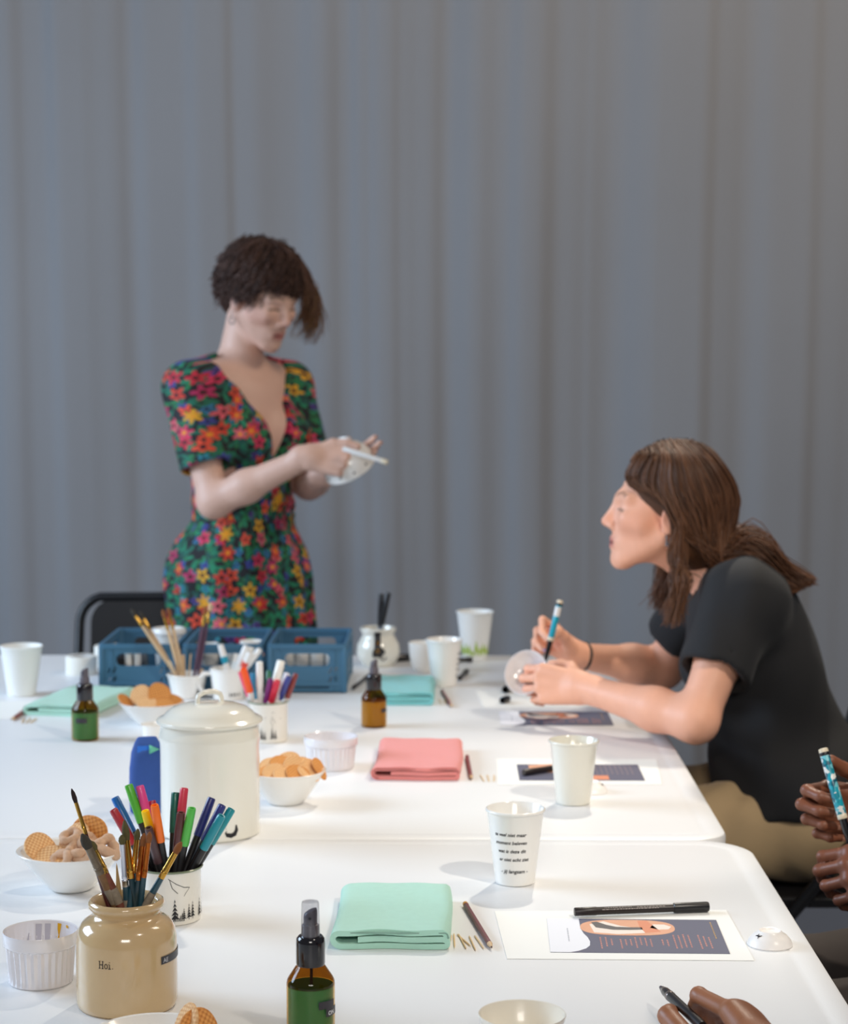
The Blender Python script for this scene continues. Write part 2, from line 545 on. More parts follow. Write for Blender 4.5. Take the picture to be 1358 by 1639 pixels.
class Body:
    def __init__(s): s.p = []
    def cap(s, a, b, ra, rb=None, k=.02): s.p.append(('c', A3(a), A3(b), ra, ra if rb is None else rb, k, 1)); return s
    def ell(s, c, r, M=None, k=.02): s.p.append(('e', A3(c), np.eye(3) if M is None else M, A3(r), None, k, 1)); return s
    def cut(s, c, r, M=None, k=.006): s.p.append(('e', A3(c), np.eye(3) if M is None else M, A3(r), None, k, -1)); return s
    def cutcap(s, a, b, ra, rb=None, k=.004): s.p.append(('c', A3(a), A3(b), ra, ra if rb is None else rb, k, -1)); return s
    def fn(s, f, k=.002, op=-1): s.p.append(('f', f, None, None, None, k, op)); return s
    @staticmethod
    def one(q, P):
        if q[0] == 'c':
            a, b = q[1], q[2]; d = b - a; L = d @ d
            pa = P - a
            t = np.clip(pa @ d / max(L, 1e-12), 0, 1)
            return np.linalg.norm(pa - t[:, None] * d, axis=1) - (q[3] + (q[4] - q[3]) * t)
        if q[0] == 'e':
            l = (P - q[1]) @ q[2]                      # columns of M are the local axes
            k0 = np.linalg.norm(l / q[3], axis=1); k1 = np.linalg.norm(l / q[3] ** 2, axis=1)
            return k0 * (k0 - 1) / np.maximum(k1, 1e-9)
        return q[1](P)
    def ev(s, P, idx=None):
        d = np.full(len(P), 1.0)
        for i in (range(len(s.p)) if idx is None else idx):
            q = s.p[i]; e = s.one(q, P); k = q[5]
            if q[6] == 1:
                h = np.clip(.5 + .5 * (d - e) / k, 0, 1)
                d = d + (e - d) * h - k * h * (1 - h)
            else:
                e = -e
                h = np.clip(.5 - .5 * (d - e) / k, 0, 1)
                d = d + (e - d) * h + k * h * (1 - h)
        return d
    def surf(s, lo, hi, res, B=16):
        """Surface nets over the box lo..hi; only blocks near the surface are evaluated."""
        lo, hi = A3(lo), A3(hi)
        n = np.maximum(np.ceil((hi - lo) / res / B).astype(int), 1)
        N = n * B + 1
        D = np.full(N, 1.0, dtype=np.float32)
        half = B * res / 2; diag = half * math.sqrt(3)
        gi = np.stack(np.meshgrid(*[np.arange(k) for k in n], indexing='ij'), -1).reshape(-1, 3)
        C = lo + (gi * B + B / 2) * res
        each = np.stack([s.one(q, C) for q in s.p], 1)
        tot = s.ev(C)
        ar = np.arange(B + 1)
        loc = np.stack(np.meshgrid(ar, ar, ar, indexing='ij'), -1).reshape(-1, 3) * res
        for b, g in enumerate(gi):
            sl = tuple(slice(g[k] * B, g[k] * B + B + 1) for k in range(3))
            if abs(tot[b]) > diag * 1.35 + .03:
                D[sl] = tot[b]; continue
            idx = [i for i in range(len(s.p)) if s.p[i][0] == 'f' or abs(each[b, i]) < diag * 1.4 + .06 or each[b, i] < 0]
            D[sl] = s.ev(lo + g * B * res + loc, idx).reshape(B + 1, B + 1, B + 1)
        for ax in range(3):
            for e in (0, -1):
                ix = [slice(None)] * 3; ix[ax] = e; D[tuple(ix)] = np.maximum(D[tuple(ix)], 1e-4)
        ins = D < 0
        c = np.zeros(N - 1, dtype=np.int8)
        for dx in (0, 1):
            for dy in (0, 1):
                for dz in (0, 1):
                    c += ins[dx:N[0] - 1 + dx, dy:N[1] - 1 + dy, dz:N[2] - 1 + dz]
        act = (c > 0) & (c < 8)
        cells = np.argwhere(act)
        vid = np.full(N - 1, -1, dtype=np.int64); vid[act] = np.arange(len(cells))
        acc = np.zeros((len(cells), 3)); cnt = np.zeros(len(cells))
        co = [(a, b_, d) for a in (0, 1) for b_ in (0, 1) for d in (0, 1)]
        val = {o: D[cells[:, 0] + o[0], cells[:, 1] + o[1], cells[:, 2] + o[2]] for o in co}
        for o in co:
            for ax in range(3):
                if o[ax]: continue
                p = list(o); p[ax] = 1; p = tuple(p)
                a, b_ = val[o], val[p]; m = (a < 0) != (b_ < 0)
                t = np.where(m, a / np.where(m, a - b_, 1), 0)
                pt = np.tile(A3(o), (len(cells), 1)); pt[:, ax] += t
                acc[m] += pt[m]; cnt[m] += 1
        V = lo + (cells + acc / cnt[:, None]) * res
        Fq = []
        for ax in range(3):
            u, v = (ax + 1) % 3, (ax + 2) % 3
            sa = [slice(1, -1)] * 3; sa[ax] = slice(0, -1)
            sb = [slice(1, -1)] * 3; sb[ax] = slice(1, None)
            A_, B_ = ins[tuple(sa)], ins[tuple(sb)]
            e = np.argwhere(A_ != B_)
            if not len(e): continue
            fl = A_[tuple(e.T)]
            off = np.ones(3, int); off[ax] = 0; e = e + off
            def at(du, dv):
                q = e.copy(); q[:, u] -= du; q[:, v] -= dv
                return vid[tuple(q.T)]
            quad = np.stack([at(1, 1), at(0, 1), at(0, 0), at(1, 0)], 1)
            quad[~fl] = quad[~fl][:, ::-1]
            Fq.append(quad)
        return V, np.concatenate(Fq)

def merge_surfs(body, coarse, fine):
    """One surface: the coarse box, with finer boxes (head, hands) let in."""
    lo, hi, res = coarse
    V, Q = body.surf(lo, hi, res)
    cen = V[Q].mean(1)
    keep = np.ones(len(Q), bool)
    parts = []
    for flo, fhi, fr in fine:
        flo, fhi = A3(flo), A3(fhi)
        keep &= ~np.all((cen > flo + 1.9 * res) & (cen < fhi - 1.9 * res), axis=1)
        v, q = body.surf(flo, fhi, fr)
        # drop the caps where the fine box cuts the body
        c2 = v[q].mean(1)
        e = 1.6 * fr
        b2 = np.all((c2 > flo + e) & (c2 < fhi - e), axis=1)
        parts.append((v, q[b2]))
    VV, QQ = [V], [Q[keep]]; o = len(V)
    for v, q in parts:
        VV.append(v); QQ.append(q + o); o += len(v)
    V = np.concatenate(VV); Q = np.concatenate(QQ)
    used = np.unique(Q); rm = np.full(len(V), -1); rm[used] = np.arange(len(used))
    return V[used], rm[Q]

def np_mesh(name, V, Q, material, parent=None, col=None, fuv=None, label=None, sdf=None):
    me = bpy.data.meshes.new(name)
    k = Q.shape[1]
    me.vertices.add(len(V)); me.vertices.foreach_set('co', V.astype(np.float32).ravel())
    me.loops.add(Q.size); me.loops.foreach_set('vertex_index', Q.astype(np.int32).ravel())
    me.polygons.add(len(Q)); me.polygons.foreach_set('loop_start', np.arange(0, Q.size, k, dtype=np.int32))
    me.update(calc_edges=True)
    me.polygons.foreach_set('use_smooth', np.ones(len(Q), bool))
    if col is not None:
        a = me.attributes.new('Col', 'FLOAT_COLOR', 'POINT')
        a.data.foreach_set('color', np.concatenate([col, np.ones((len(V), 1))], 1).astype(np.float32).ravel())
    if fuv is not None:
        a = me.attributes.new('FUV', 'FLOAT_VECTOR', 'POINT')
        a.data.foreach_set('vector', fuv.astype(np.float32).ravel())
    me.validate()
    if sdf is not None:      # exact normals from the shape itself, so that finer and coarser areas join without a line
        nn = np.zeros_like(V); e = .0016
        for k_ in ((1, 1, 1), (1, -1, -1), (-1, 1, -1), (-1, -1, 1)):
            nn += A3(k_) * sdf.ev(V + A3(k_) * e)[:, None]
        nn /= np.linalg.norm(nn, axis=1, keepdims=True) + 1e-12
        me.normals_split_custom_set_from_vertices(nn.tolist())
    me.materials.append(material)
    o = bpy.data.objects.new(name, me); COL.objects.link(o)
    if parent: o.parent = parent
    if label: o['label'] = label
    return o

def strands_mesh(lines, rads, sides=4):
    """Hair locks: many thin tapered tubes, all with the same number of points."""
    L = np.array(lines); n, k, _ = L.shape
    T = np.gradient(L, axis=1); T /= np.linalg.norm(T, axis=2, keepdims=True) + 1e-9
    ref = np.tile(A3((.3, .5, .8)), (n, k, 1))
    Nn = np.cross(T, ref); Nn /= np.linalg.norm(Nn, axis=2, keepdims=True) + 1e-9
    Bn = np.cross(T, Nn)
    R = np.array(rads)
    ang = np.arange(sides) * 2 * PI / sides
    V = L[:, :, None, :] + (Nn[:, :, None, :] * np.cos(ang)[None, None, :, None] + Bn[:, :, None, :] * np.sin(ang)[None, None, :, None]) * R[:, :, None, None]
    V = V.reshape(-1, 3)
    i = np.arange(n)[:, None, None]; j = np.arange(k - 1)[None, :, None]; s_ = np.arange(sides)[None, None, :]
    s2 = (s_ + 1) % sides
    b = lambda jj, ss: (i * k + jj) * sides + ss
    Q = np.stack(np.broadcast_arrays(b(j, s_), b(j, s2), b(j + 1, s2), b(j + 1, s_)), -1).reshape(-1, 4)
    return V, Q

def join(*vq):
    VV, QQ, o = [], [], 0
    for v, q in vq:
        VV.append(v); QQ.append(q + o); o += len(v)
    return np.concatenate(VV), np.concatenate(QQ)

class Frame:
    """Local axes: x = the person's left, y = forward, z = up; scaled by s."""
    def __init__(f, o, fwd, up, s=1.0):
        f.o = A3(o); F_ = nrm(fwd); U = nrm(up)
        L = nrm(np.cross(U, F_)); U = np.cross(F_, L)
        f.M = np.stack([L, F_, U], 1); f.s = s
    def __call__(f, x, y, z): return f.o + f.M @ (A3((x, y, z)) * f.s)
    def loc(f, P): return (P - f.o) @ f.M / f.s

def torso(b, f, g=0.0, k=.05, bust=.055):
    """Trunk from pelvis (origin) to shoulders (0.475 up); g inflates it for clothes."""
    s = f.s; E = lambda c, r: b.ell(f(*c), A3(r) * s + g, f.M, k)
    E((0, -.005, .0), (.165, .118, .125)); E((0, .0, .155), (.128, .098, .15)); E((0, -.005, .31), (.145, .103, .16))
    E((0, -.015, .415), (.15, .082, .085))
    if bust:
        for sx in (-1, 1): E((sx * .068, .075, .315), (bust, bust, bust))
    for sx in (-1, 1):
        b.cap(f(sx * .04, -.02, .475), f(sx * .155, -.012, .442), .045 * s + g, .05 * s + g, k)
        E((sx * .08, -.07, -.03), (.08, .075, .10))

def head(b, f, nose=1.0, k=.012):
    s = f.s
    E = lambda c, r, kk=k: b.ell(f(*c), A3(r) * s, f.M, kk * s)
    C = lambda a, e, ra, rb, kk=k: b.cap(f(*a), f(*e), ra * s, rb * s, kk * s)
    E((0, -.012, .038), (.074, .095, .087), .03)
    E((0, .036, -.022), (.056, .055, .076), .03)
    for x in (-1, 1):
        C((x * .056, .0, -.042), (x * .018, .068, -.096), .015, .015, .03)
        C((x * .040, .070, -.018), (x * .050, .045, -.02), .017, .018, .025)      # cheek bone
        C((x * .010, .086, .022), (x * .044, .073, .024), .009, .008, .018)       # brow ridge
        E((x * .0115, .0965, -.034), (.0080, .0095, .0072), .007)                  # nostril wing
    E((0, .068, -.062), (.032, .026, .028), .02)                                    # muzzle
    C((0, .073, -.098), (0, .077, -.100), .015, .014, .02)                          # chin
    C((0, .078, .020), (0, .086, -.030), .012, .013, .012)                          # root of the nose
    C((0, .088, .014), (0, .088 + .022 * nose, -.027), .0068, .0088, .014)          # nose
    for x in (-1, 1):
        b.cut(f(x * .034, .104, .004), A3((.0150, .017, .0095)) * s, f.M, .012 * s)   # eye socket
        E((x * .032, .0725, .003), (.0135, .0135, .0120), .005)                      # lids over the eyeball
        b.cut(f(x * .006, .1015, -.0432), A3((.0026, .0045, .0018)) * s, f.M, .003 * s)
    for z0, z1, ya, yb, ra, rb in ((-.0625, -.0605, .086, .0925, .0038, .0052), (-.071, -.0732, .085, .0908, .0040, .0060)):
        for x in (-1, 1): C((x * .019, ya, z0), (0, yb, z1), ra, rb, .007)
    b.cutcap(f(-.017, .0945, -.0667), f(.017, .0945, -.0667), .0015 * s, None, .003 * s)
    for x in (-1, 1):                                                               # ear
        E((x * .076, -.008, -.006), (.008, .017, .029), .008)
        b.cut(f(x * .086, -.003, -.002), A3((.005, .009, .016)) * s, f.M, .005 * s)
    return b

def skin_cols(V, base, f, lip, brow, blush):
    c = np.tile(A3(base[:3]), (len(V), 1))
    if f is None: return c
    l = f.loc(V)
    def mixin(m, col):
        nonlocal c
        m = np.clip(m, 0, 1)[:, None]; c = c * (1 - m) + A3(col[:3]) * m
    x = np.abs(l[:, 0])
    near = np.all(np.abs(l) < .16, axis=1)
    mixin(near * .22 * np.exp(-(((x - .048) / .022) ** 2 + ((l[:, 2] + .03) / .022) ** 2)) * (l[:, 1] > .02), blush)
    mixin(near * .35 * np.exp(-((x / .014) ** 2 + ((l[:, 2] + .03) / .016) ** 2)) * (l[:, 1] > .09), blush)
    mixin(near * .4 * np.exp(-(((x - .08) / .02) ** 2 + ((l[:, 2] + .0) / .03) ** 2)), blush)
    mixin(near * .9 * (np.exp(-((x / .019) ** 4 + ((l[:, 2] + .0665) / .0105) ** 4))) * (l[:, 1] > .08), lip)
    arch = .028 + .005 * np.sin(np.clip((x - .014) / .036, 0, 1) * PI) 
    mixin(near * .6 * np.exp(-((l[:, 2] - arch) / .004) ** 2) * (x > .012) * (x < .05) * (l[:, 1] > .06), brow)
    mixin(near * .9 * np.exp(-((l[:, 2] - (.0005 - .1 * np.abs(x - .031))) / .0022) ** 2) * (np.abs(x - .032) < .0155) * (l[:, 1] > .072), (.02, .012, .01))
    mixin(near * np.exp(-((l[:, 2] + .0665) / .0016) ** 2) * (x < .017) * (l[:, 1] > .084), (.16, .045, .04))
    return c

def finger(b, pts, r0, k=.005):
    r = [r0, r0 * .92, r0 * .84, r0 * .72]
    pts = [A3(p) for p in pts]
    for i in range(len(pts) - 1):
        b.cap(pts[i], pts[i + 1], r[i], r[i + 1], k)

def hand(b, wrist, fwd, back, left, s=1.0, curls=((20, 30, 20),) * 4, thumb=((.2, .9, -.3), (.75, .55, -.3), (.9, .2, -.3)), spread=.0):
    """Right (left=False) or left hand; fwd = wrist to knuckles, back = normal of the back of the hand. Thumb directions in (fwd, thumb side, back)."""
    w_ = A3(wrist); F_ = nrm(fwd); N_ = A3(back); N_ = nrm(N_ - F_ * (N_ @ F_))
    S_ = np.cross(N_, F_) * (-1 if left else 1)
    P = lambda a, c, d: w_ + (F_ * a + S_ * c + N_ * d) * s
    mcp = [(.088, .029, .0), (.092, .009, .003), (.087, -.011, .001), (.077, -.030, -.004)]
    ln = [(.042, .025, .019), (.046, .029, .020), (.042, .027, .019), (.033, .020, .017)]
    rr = [.0088, .0090, .0084, .0074]
    nails = []
    for i in range(4):
        a = P(.008, mcp[i][1] * .62, 0); m = P(*mcp[i])
        b.cap(a, m, .0145 * s, .0112 * s, .012 * s)
        ang = 0; p = m; pts = [m]; dr = nrm(F_ + S_ * spread * (1.5 - i))
        for L_, c in zip(ln[i], curls[i]):
            ang += math.radians(c)
            p = p + (dr * math.cos(ang) - N_ * math.sin(ang)) * L_ * s
            pts.append(p)
        finger(b, pts, rr[i] * s, .004 * s)
        nails.append((pts[-2], pts[-1], nrm(dr * math.sin(ang) + N_ * math.cos(ang)), rr[i] * s * .75))
    a = P(.018, .018, -.006); pts = [a]
    for d, L_ in zip(thumb, (.044, .034, .027)):
        a = a + (F_ * d[0] + S_ * d[1] + N_ * d[2]) / np.linalg.norm(d) * L_ * s
        pts.append(a)
    b.cap(pts[0], pts[1], .0155 * s, .0120 * s, .014 * s)
    finger(b, pts[1:], .0108 * s, .004 * s)
    b.cap(P(.03, -.018, -.008), P(.06, -.022, -.008), .012 * s, .011 * s, .012 * s)
    b.cap(P(-.02, 0, 0), P(.012, 0, 0), .024 * s, .022 * s, .02 * s)
    return nails, pts

def arm(b, sh, el, wr, g=0.0, s=1.0, k=.025):
    sh, el, wr = A3(sh), A3(el), A3(wr)
    b.cap(sh, sh + (el - sh) * .45, .050 * s + g, .044 * s + g, k)
    b.cap(sh + (el - sh) * .45, el, .044 * s + g, .0375 * s + g, k)
    b.cap(el, el + (wr - el) * .35, .0385 * s + g, .0385 * s + g, k)
    b.cap(el + (wr - el) * .35, wr, .0385 * s + g, .0255 * s + g, k)

def leg(b, hip, knee, ankle, toe, g=0.0, s=1.0, foot=True):
    hip, knee, ankle, toe = A3(hip), A3(knee), A3(ankle), A3(toe)
    b.cap(hip, knee, .082 * s + g, .056 * s + g, .04)
    m = knee + (ankle - knee) * .3
    b.cap(knee, m, .054 * s + g, .053 * s + g, .03)
    b.cap(m, ankle, .053 * s + g, .034 * s + g, .03)
    if foot: b.cap(ankle - A3((0, 0, .03)), toe, .036 * s, .026 * s, .03)

def plane_cut(o, n):
    o, n = A3(o), nrm(n)
    return lambda P: -((P - o) @ n)     # solid on the +n side is cut away

def nail_part(nails, material, parent):
    for a, e, up, r in nails:
        d = nrm(e - a); side = np.cross(d, up)
        c = e + d * r * .35 + up * r * .80
        V = []
        for i in range(10):
            t = 2 * PI * i / 10
            V.append(tuple(c + d * math.cos(t) * r * .9 + side * math.sin(t) * r * .62))
        V.append(tuple(c + up * r * .25))
        obj('fingernail', (V, [(i, (i + 1) % 10, 10) for i in range(10)]), material, parent)

M_skin_fair = attr_mat('skin_fair', 0.5, bump=0.05, bscale=500, var=0.05)
M_skin_brown = attr_mat('skin_brown', 0.45, bump=0.12, bscale=420, var=0.14)
M_hair_dark = attr_mat('hair_dark_brown', 0.6, spec=0.3)
M_nail = mat('nail_lavender', srgb(205, 175, 215), 0.2, coat=0.5)
M_nail_nat = mat('nail_natural', srgb(178, 130, 110), 0.3, coat=0.3)
M_nail_pink = mat('nail_natural_pink', srgb(225, 165, 150), 0.3, coat=0.3)
M_silver = mat('silver', srgb(220, 220, 225), 0.2, metal=1.0)
M_shoe = mat('shoe_black', srgb(25, 25, 28), 0.5)

def shoe(root, a, fwd):
    sh = Body()
    sh.cap(a - fwd * .05, a + fwd * .16, .042, .034, .02)
    sh.fn(lambda P: P[:, 2] - .002, .002, -1)
    V, Q = sh.surf(a - .24, a + .24, .007)
    np_mesh('shoe', V, Q, M_shoe, root)

# ---- the standing woman in the floral dress
def standing_woman():
    root = thing('person', 'woman standing behind the blue crates in a floral dress, with short curly hair', 'person', (0, 0, 0))
    fwd = nrm((.72, -.69, 0)); T = Frame((-.505, 5.0, .93), fwd, (0.02, -.01, 1))
    hf = Frame((-.458, 4.985, 1.592), (.74, -.62, -.36), (.28, -.26, .92), .98)
    sk = Body()
    torso(sk, T)
    sk.cap(T(0, -.03, .45), hf(0, -.03, -.06), .058, .050, .03)
    head(sk, hf, 1.0)
    shR, elR, wrR = T(-.165, -.012, .437), (-.556, 4.80, 1.098), (-.322, 4.715, 1.212)
    shL, elL, wrL = T(.165, -.012, .437), (-.345, 5.070, 1.125), (-.292, 4.830, 1.165)
    arm(sk, shR, elR, wrR, s=.97); arm(sk, shL, elL, wrL, s=.95)
    nR, tR = hand(sk, wrR, (.95, -.08, -.10), (-.15, -.85, .45), False, .98,
                  ((42, 48, 25), (50, 55, 30), (55, 60, 30), (60, 60, 35)), ((.80, .50, .22), (.96, .06, .10), (.96, -.20, -.02)))
    nL, tL = hand(sk, wrL, (.75, -.30, .30), (.15, .8, -.35), True, .98,
                  ((10, 15, 10), (10, 18, 10), (14, 18, 12), (16, 20, 12)), ((.6, .35, -.5), (.9, .05, -.4), (.95, .0, -.2)))
    hipz = .90
    for sx in (-1, 1):
        h = T(sx * .085, 0, -.04); kx = T(sx * .085, .02, -.44); a = T(sx * .085, -.01, -.84)
        leg(sk, h, (kx[0], kx[1], .49), (a[0], a[1], .09), tuple(A3((a[0], a[1], .03)) + fwd * .14))
    V, Q = merge_surfs(sk, ((-.86, 4.58, 0.0), (-.05, 5.28, 1.75), .0055),
                       [(hf.o - .165, hf.o + .165, .0030),
                        (A3(wrR) + (-.03, -.085, -.085), A3(wrR) + (.20, .085, .085), .0024),
                        (A3(wrL) + (-.03, -.10, -.07), A3(wrL) + (.20, .07, .13), .0024)])
    c = skin_cols(V, srgb(222, 180, 160), hf, srgb(190, 112, 104), srgb(70, 48, 38), srgb(212, 138, 122))
    np_mesh('body', V, Q, M_skin_fair, root, col=c, sdf=sk)
    nail_part(nR + nL, M_nail_pink, root)
    # dress: bodice, sleeves, skirt, V neckline
    d = Body()
    torso(d, T, .010, .05, .058)
    for i, (z, r1, r2) in enumerate(((-.08, .176, .145), (-.22, .188, .165), (-.40, .205, .19))):
        d.ell(T(0, 0, z), (r1, r2, .16), T.M, .08)
    d.cap(T(0, 0, -.5), T(0, 0, -.52), .21, .215, .08)
    for sh, el, fr in ((shR, elR, .70), (shL, elL, .90)):
        sh, el = A3(sh), A3(el); u = nrm(el - sh)
        d.cap(sh + (0, 0, .002), sh + (el - sh) * (fr + .1), .062, .066, .035)
        e = sh + (el - sh) * fr
        L_ = np.linalg.norm(el - sh)
        def hem(P, e=e, u=u, sh=sh, L_=L_):
            t = (P - e) @ u; ax = P - sh; al = np.clip(ax @ u, 0, L_)
            rad = np.linalg.norm(ax - al[:, None] * u, axis=1) - .085
            return np.maximum(-t, rad)
        d.fn(hem, .004)
        d.cutcap(sh + (el - sh) * (fr - .18), sh + (el - sh) * 1.1, .050, .060, .004)
    d.fn(plane_cut(T(0, 0, -.47), -T.M[:, 2]), .004)
    def vneck(P):
        l = T.loc(P)
        wd = np.where(l[:, 2] > .40, .056 + (l[:, 2] - .40) * .62, .056 * np.clip((l[:, 2] - .262) / .138, 0, 1))
        side = np.abs(l[:, 0] - .004) - wd
        return np.maximum(np.maximum(side * .92, .262 - l[:, 2]), -(l[:, 1] + .005))
    d.fn(vneck, .004)
    d.cut(T(0, -.02, .50), (.082, .075, .052), T.M, .006)
    def folds(P):
        l = T.loc(P); a = np.arctan2(l[:, 0], l[:, 1])
        amp = .007 * np.clip((.06 - l[:, 2]) / .3, 0, 1) + .0018
        return amp * np.sin(a * 13 + l[:, 2] * 6) + .003 * np.sin(l[:, 2] * 55 + l[:, 0] * 30) * np.exp(-((l[:, 2] - .16) / .07) ** 2)
    base_ev = d.ev
    d.ev = lambda P, idx=None: base_ev(P, idx) + folds(P)
    V, Q = d.surf((-.86, 4.70, .40), (-.20, 5.32, 1.50), .0055)
    l = T.loc(V); a = np.arctan2(l[:, 0], l[:, 1])
    fuv = np.stack([a * .17 + 2, l[:, 2] + 2, np.zeros(len(V))], 1)
    np_mesh('dress', V, Q, floral_material(), root, fuv=fuv, label='black dress printed with red, pink, yellow and blue flowers')
    # hair: full short curls with a longer curl falling past the far cheek
    hb = Body()
    hb.ell(hf(0, -.022, .048), A3((.083, .100, .089)), hf.M, .02)
    hb.ell(hf(0, -.075, -.005), A3((.064, .038, .068)), hf.M, .03)
    for sx in (-1, 1): hb.ell(hf(sx * .070, -.035, .016), A3((.016, .042, .042)), hf.M, .02)
    hb.cut(hf(-.01, .115, -.03), A3((.060, .085, .085)), hf.M, .012)
    hb.cut(hf(-.062, .06, -.04), A3((.05, .055, .055)), hf.M, .012)
    hv = hb.surf(hf.o - .17, hf.o + .19, .006)
    lines, rads = [], []
    rg = np.random.default_rng(11)
    K_ = 18
    for i in range(2300):
        ph = rg.uniform(-PI, PI); front = math.cos(ph)
        th0 = rg.uniform(0, 1) ** .8 * 1.75
        side_l = math.sin(ph)                       # + is her left
        if front > .62: end = 92 if side_l < .25 else 104
        elif front > .30: end = 138 if side_l < 0 else 120
        elif front > -.2: end = 128
        else: end = 166
        end = math.radians(end)
        if th0 > end: th0 = rg.uniform(.4, end)
        th1 = min(end + rg.uniform(-.16, .06), th0 + rg.uniform(.5, 1.0))
        t = np.linspace(0, 1, K_); th = th0 + (th1 - th0) * t; p_ = ph + rg.uniform(-.35, .35) * t
        h = 1 + rg.uniform(.02, .14) + .13 * t * rg.uniform(-.2, 1) - .10 * np.clip(th - 2.2, 0, 1)
        ra, rb, rc = .084, .100, .088
        sn = np.where(th < PI / 2, np.sin(th), 1 - .12 * (th - PI / 2) ** 2)
        cz = np.where(th < PI / 2, np.cos(th), -(th - PI / 2))
        X = np.stack([ra * sn * np.sin(p_), rb * sn * np.cos(p_), rc * cz], 1) * np.stack([h, h, 1 + (h - 1) * (cz > 0)], 1) + A3((0, -.022, .050))
        cu = rg.uniform(.003, .011); fr = rg.uniform(.9, 2.2); p0 = rg.uniform(0, 6.28)
        env = np.clip(t * 1.6, 0, 1)
        X = X + np.stack([np.cos(fr * 6.28 * t + p0), np.sin(fr * 6.28 * t + p0), np.sin(fr * 6.28 * t + p0 + 1)], 1) * (cu * env)[:, None]
        lines.append(X); rads.append(rg.uniform(.0012, .0028) * (1 - .75 * t ** 2))
    for i in range(230):                            # the long curl on her left, falling forward
        t = np.linspace(0, 1, K_)
        a0 = A3((rg.uniform(.0, .055), rg.uniform(-.01, .05), rg.uniform(.105, .135)))
        a1 = A3((rg.uniform(.085, .120), rg.uniform(.080, .115), rg.uniform(.05, .09)))
        a2 = A3((rg.uniform(.072, .135), rg.uniform(.055, .125), rg.uniform(-.088, -.01)))
        X = (1 - t)[:, None] ** 2 * a0 + 2 * (t * (1 - t))[:, None] * a1 + (t ** 2)[:, None] * a2
        fr = rg.uniform(1.5, 2.6); p0 = rg.uniform(0, 6.28); cu = rg.uniform(.006, .017)
        X = X + np.stack([np.cos(fr * 6.28 * t + p0), np.sin(fr * 6.28 * t + p0), .5 * np.sin(fr * 6.28 * t)], 1) * (cu * t)[:, None]
        lines.append(X); rads.append(rg.uniform(.0010, .0022) * (1 - .7 * t ** 2))
    L_ = np.array(lines); L_ = hf.o + (L_ @ hf.M.T) * hf.s
    sv = strands_mesh(L_, rads)
    V, Q = join(hv, sv)
    nb = len(hv[0])
    c = np.tile(A3(srgb(66, 46, 38)[:3]), (len(V), 1))
    tone = rg.uniform(.45, 2.1, len(lines))
    tone[-230:] *= 1.8
    c[nb:] *= np.repeat(tone, K_ * 4)[:, None]
    gold = np.linspace(0, 1, K_) ** 2 * .8
    nn_ = 230 * K_ * 4
    k_ = np.tile(np.repeat(gold, 4), 230)[:, None] * (rg.uniform(0, 1, 230).repeat(K_ * 4) > .45)[:, None]
    c[-nn_:] = c[-nn_:] * (1 - k_) + A3(srgb(150, 112, 64)[:3]) * k_
    np_mesh('hair', V, Q, M_hair_dark, root, col=c, label='short dark brown curly hair')
    for sx in (-1, 1):
        p = hf(sx * .082, -.006, -.038)
        obj('earring', cat(tube([p, p + A3((0, 0, -.012))], .0012, 6),
                           tube([p + A3((.006 * math.sin(a), .003 * math.sin(a), -.021 + .009 * math.cos(a))) for a in np.linspace(0, 2 * PI, 14)], .0016, 6)), M_silver, root, label='silver drop earring')
    neck = [T(.062 * math.cos(a), .045 + .028 * math.sin(-a) * 0 + .03 * (1 - abs(math.cos(a))) + .012, .455 - .10 * math.sin(a)) for a in np.linspace(.0, PI, 15)]
    obj('necklace', tube(neck, .0011, 5), M_silver, root)
    for sx in (-1, 1):
        a = T(sx * .085, -.01, 0); shoe(root, A3((a[0], a[1], .036)), fwd)
    return root
standing_woman()

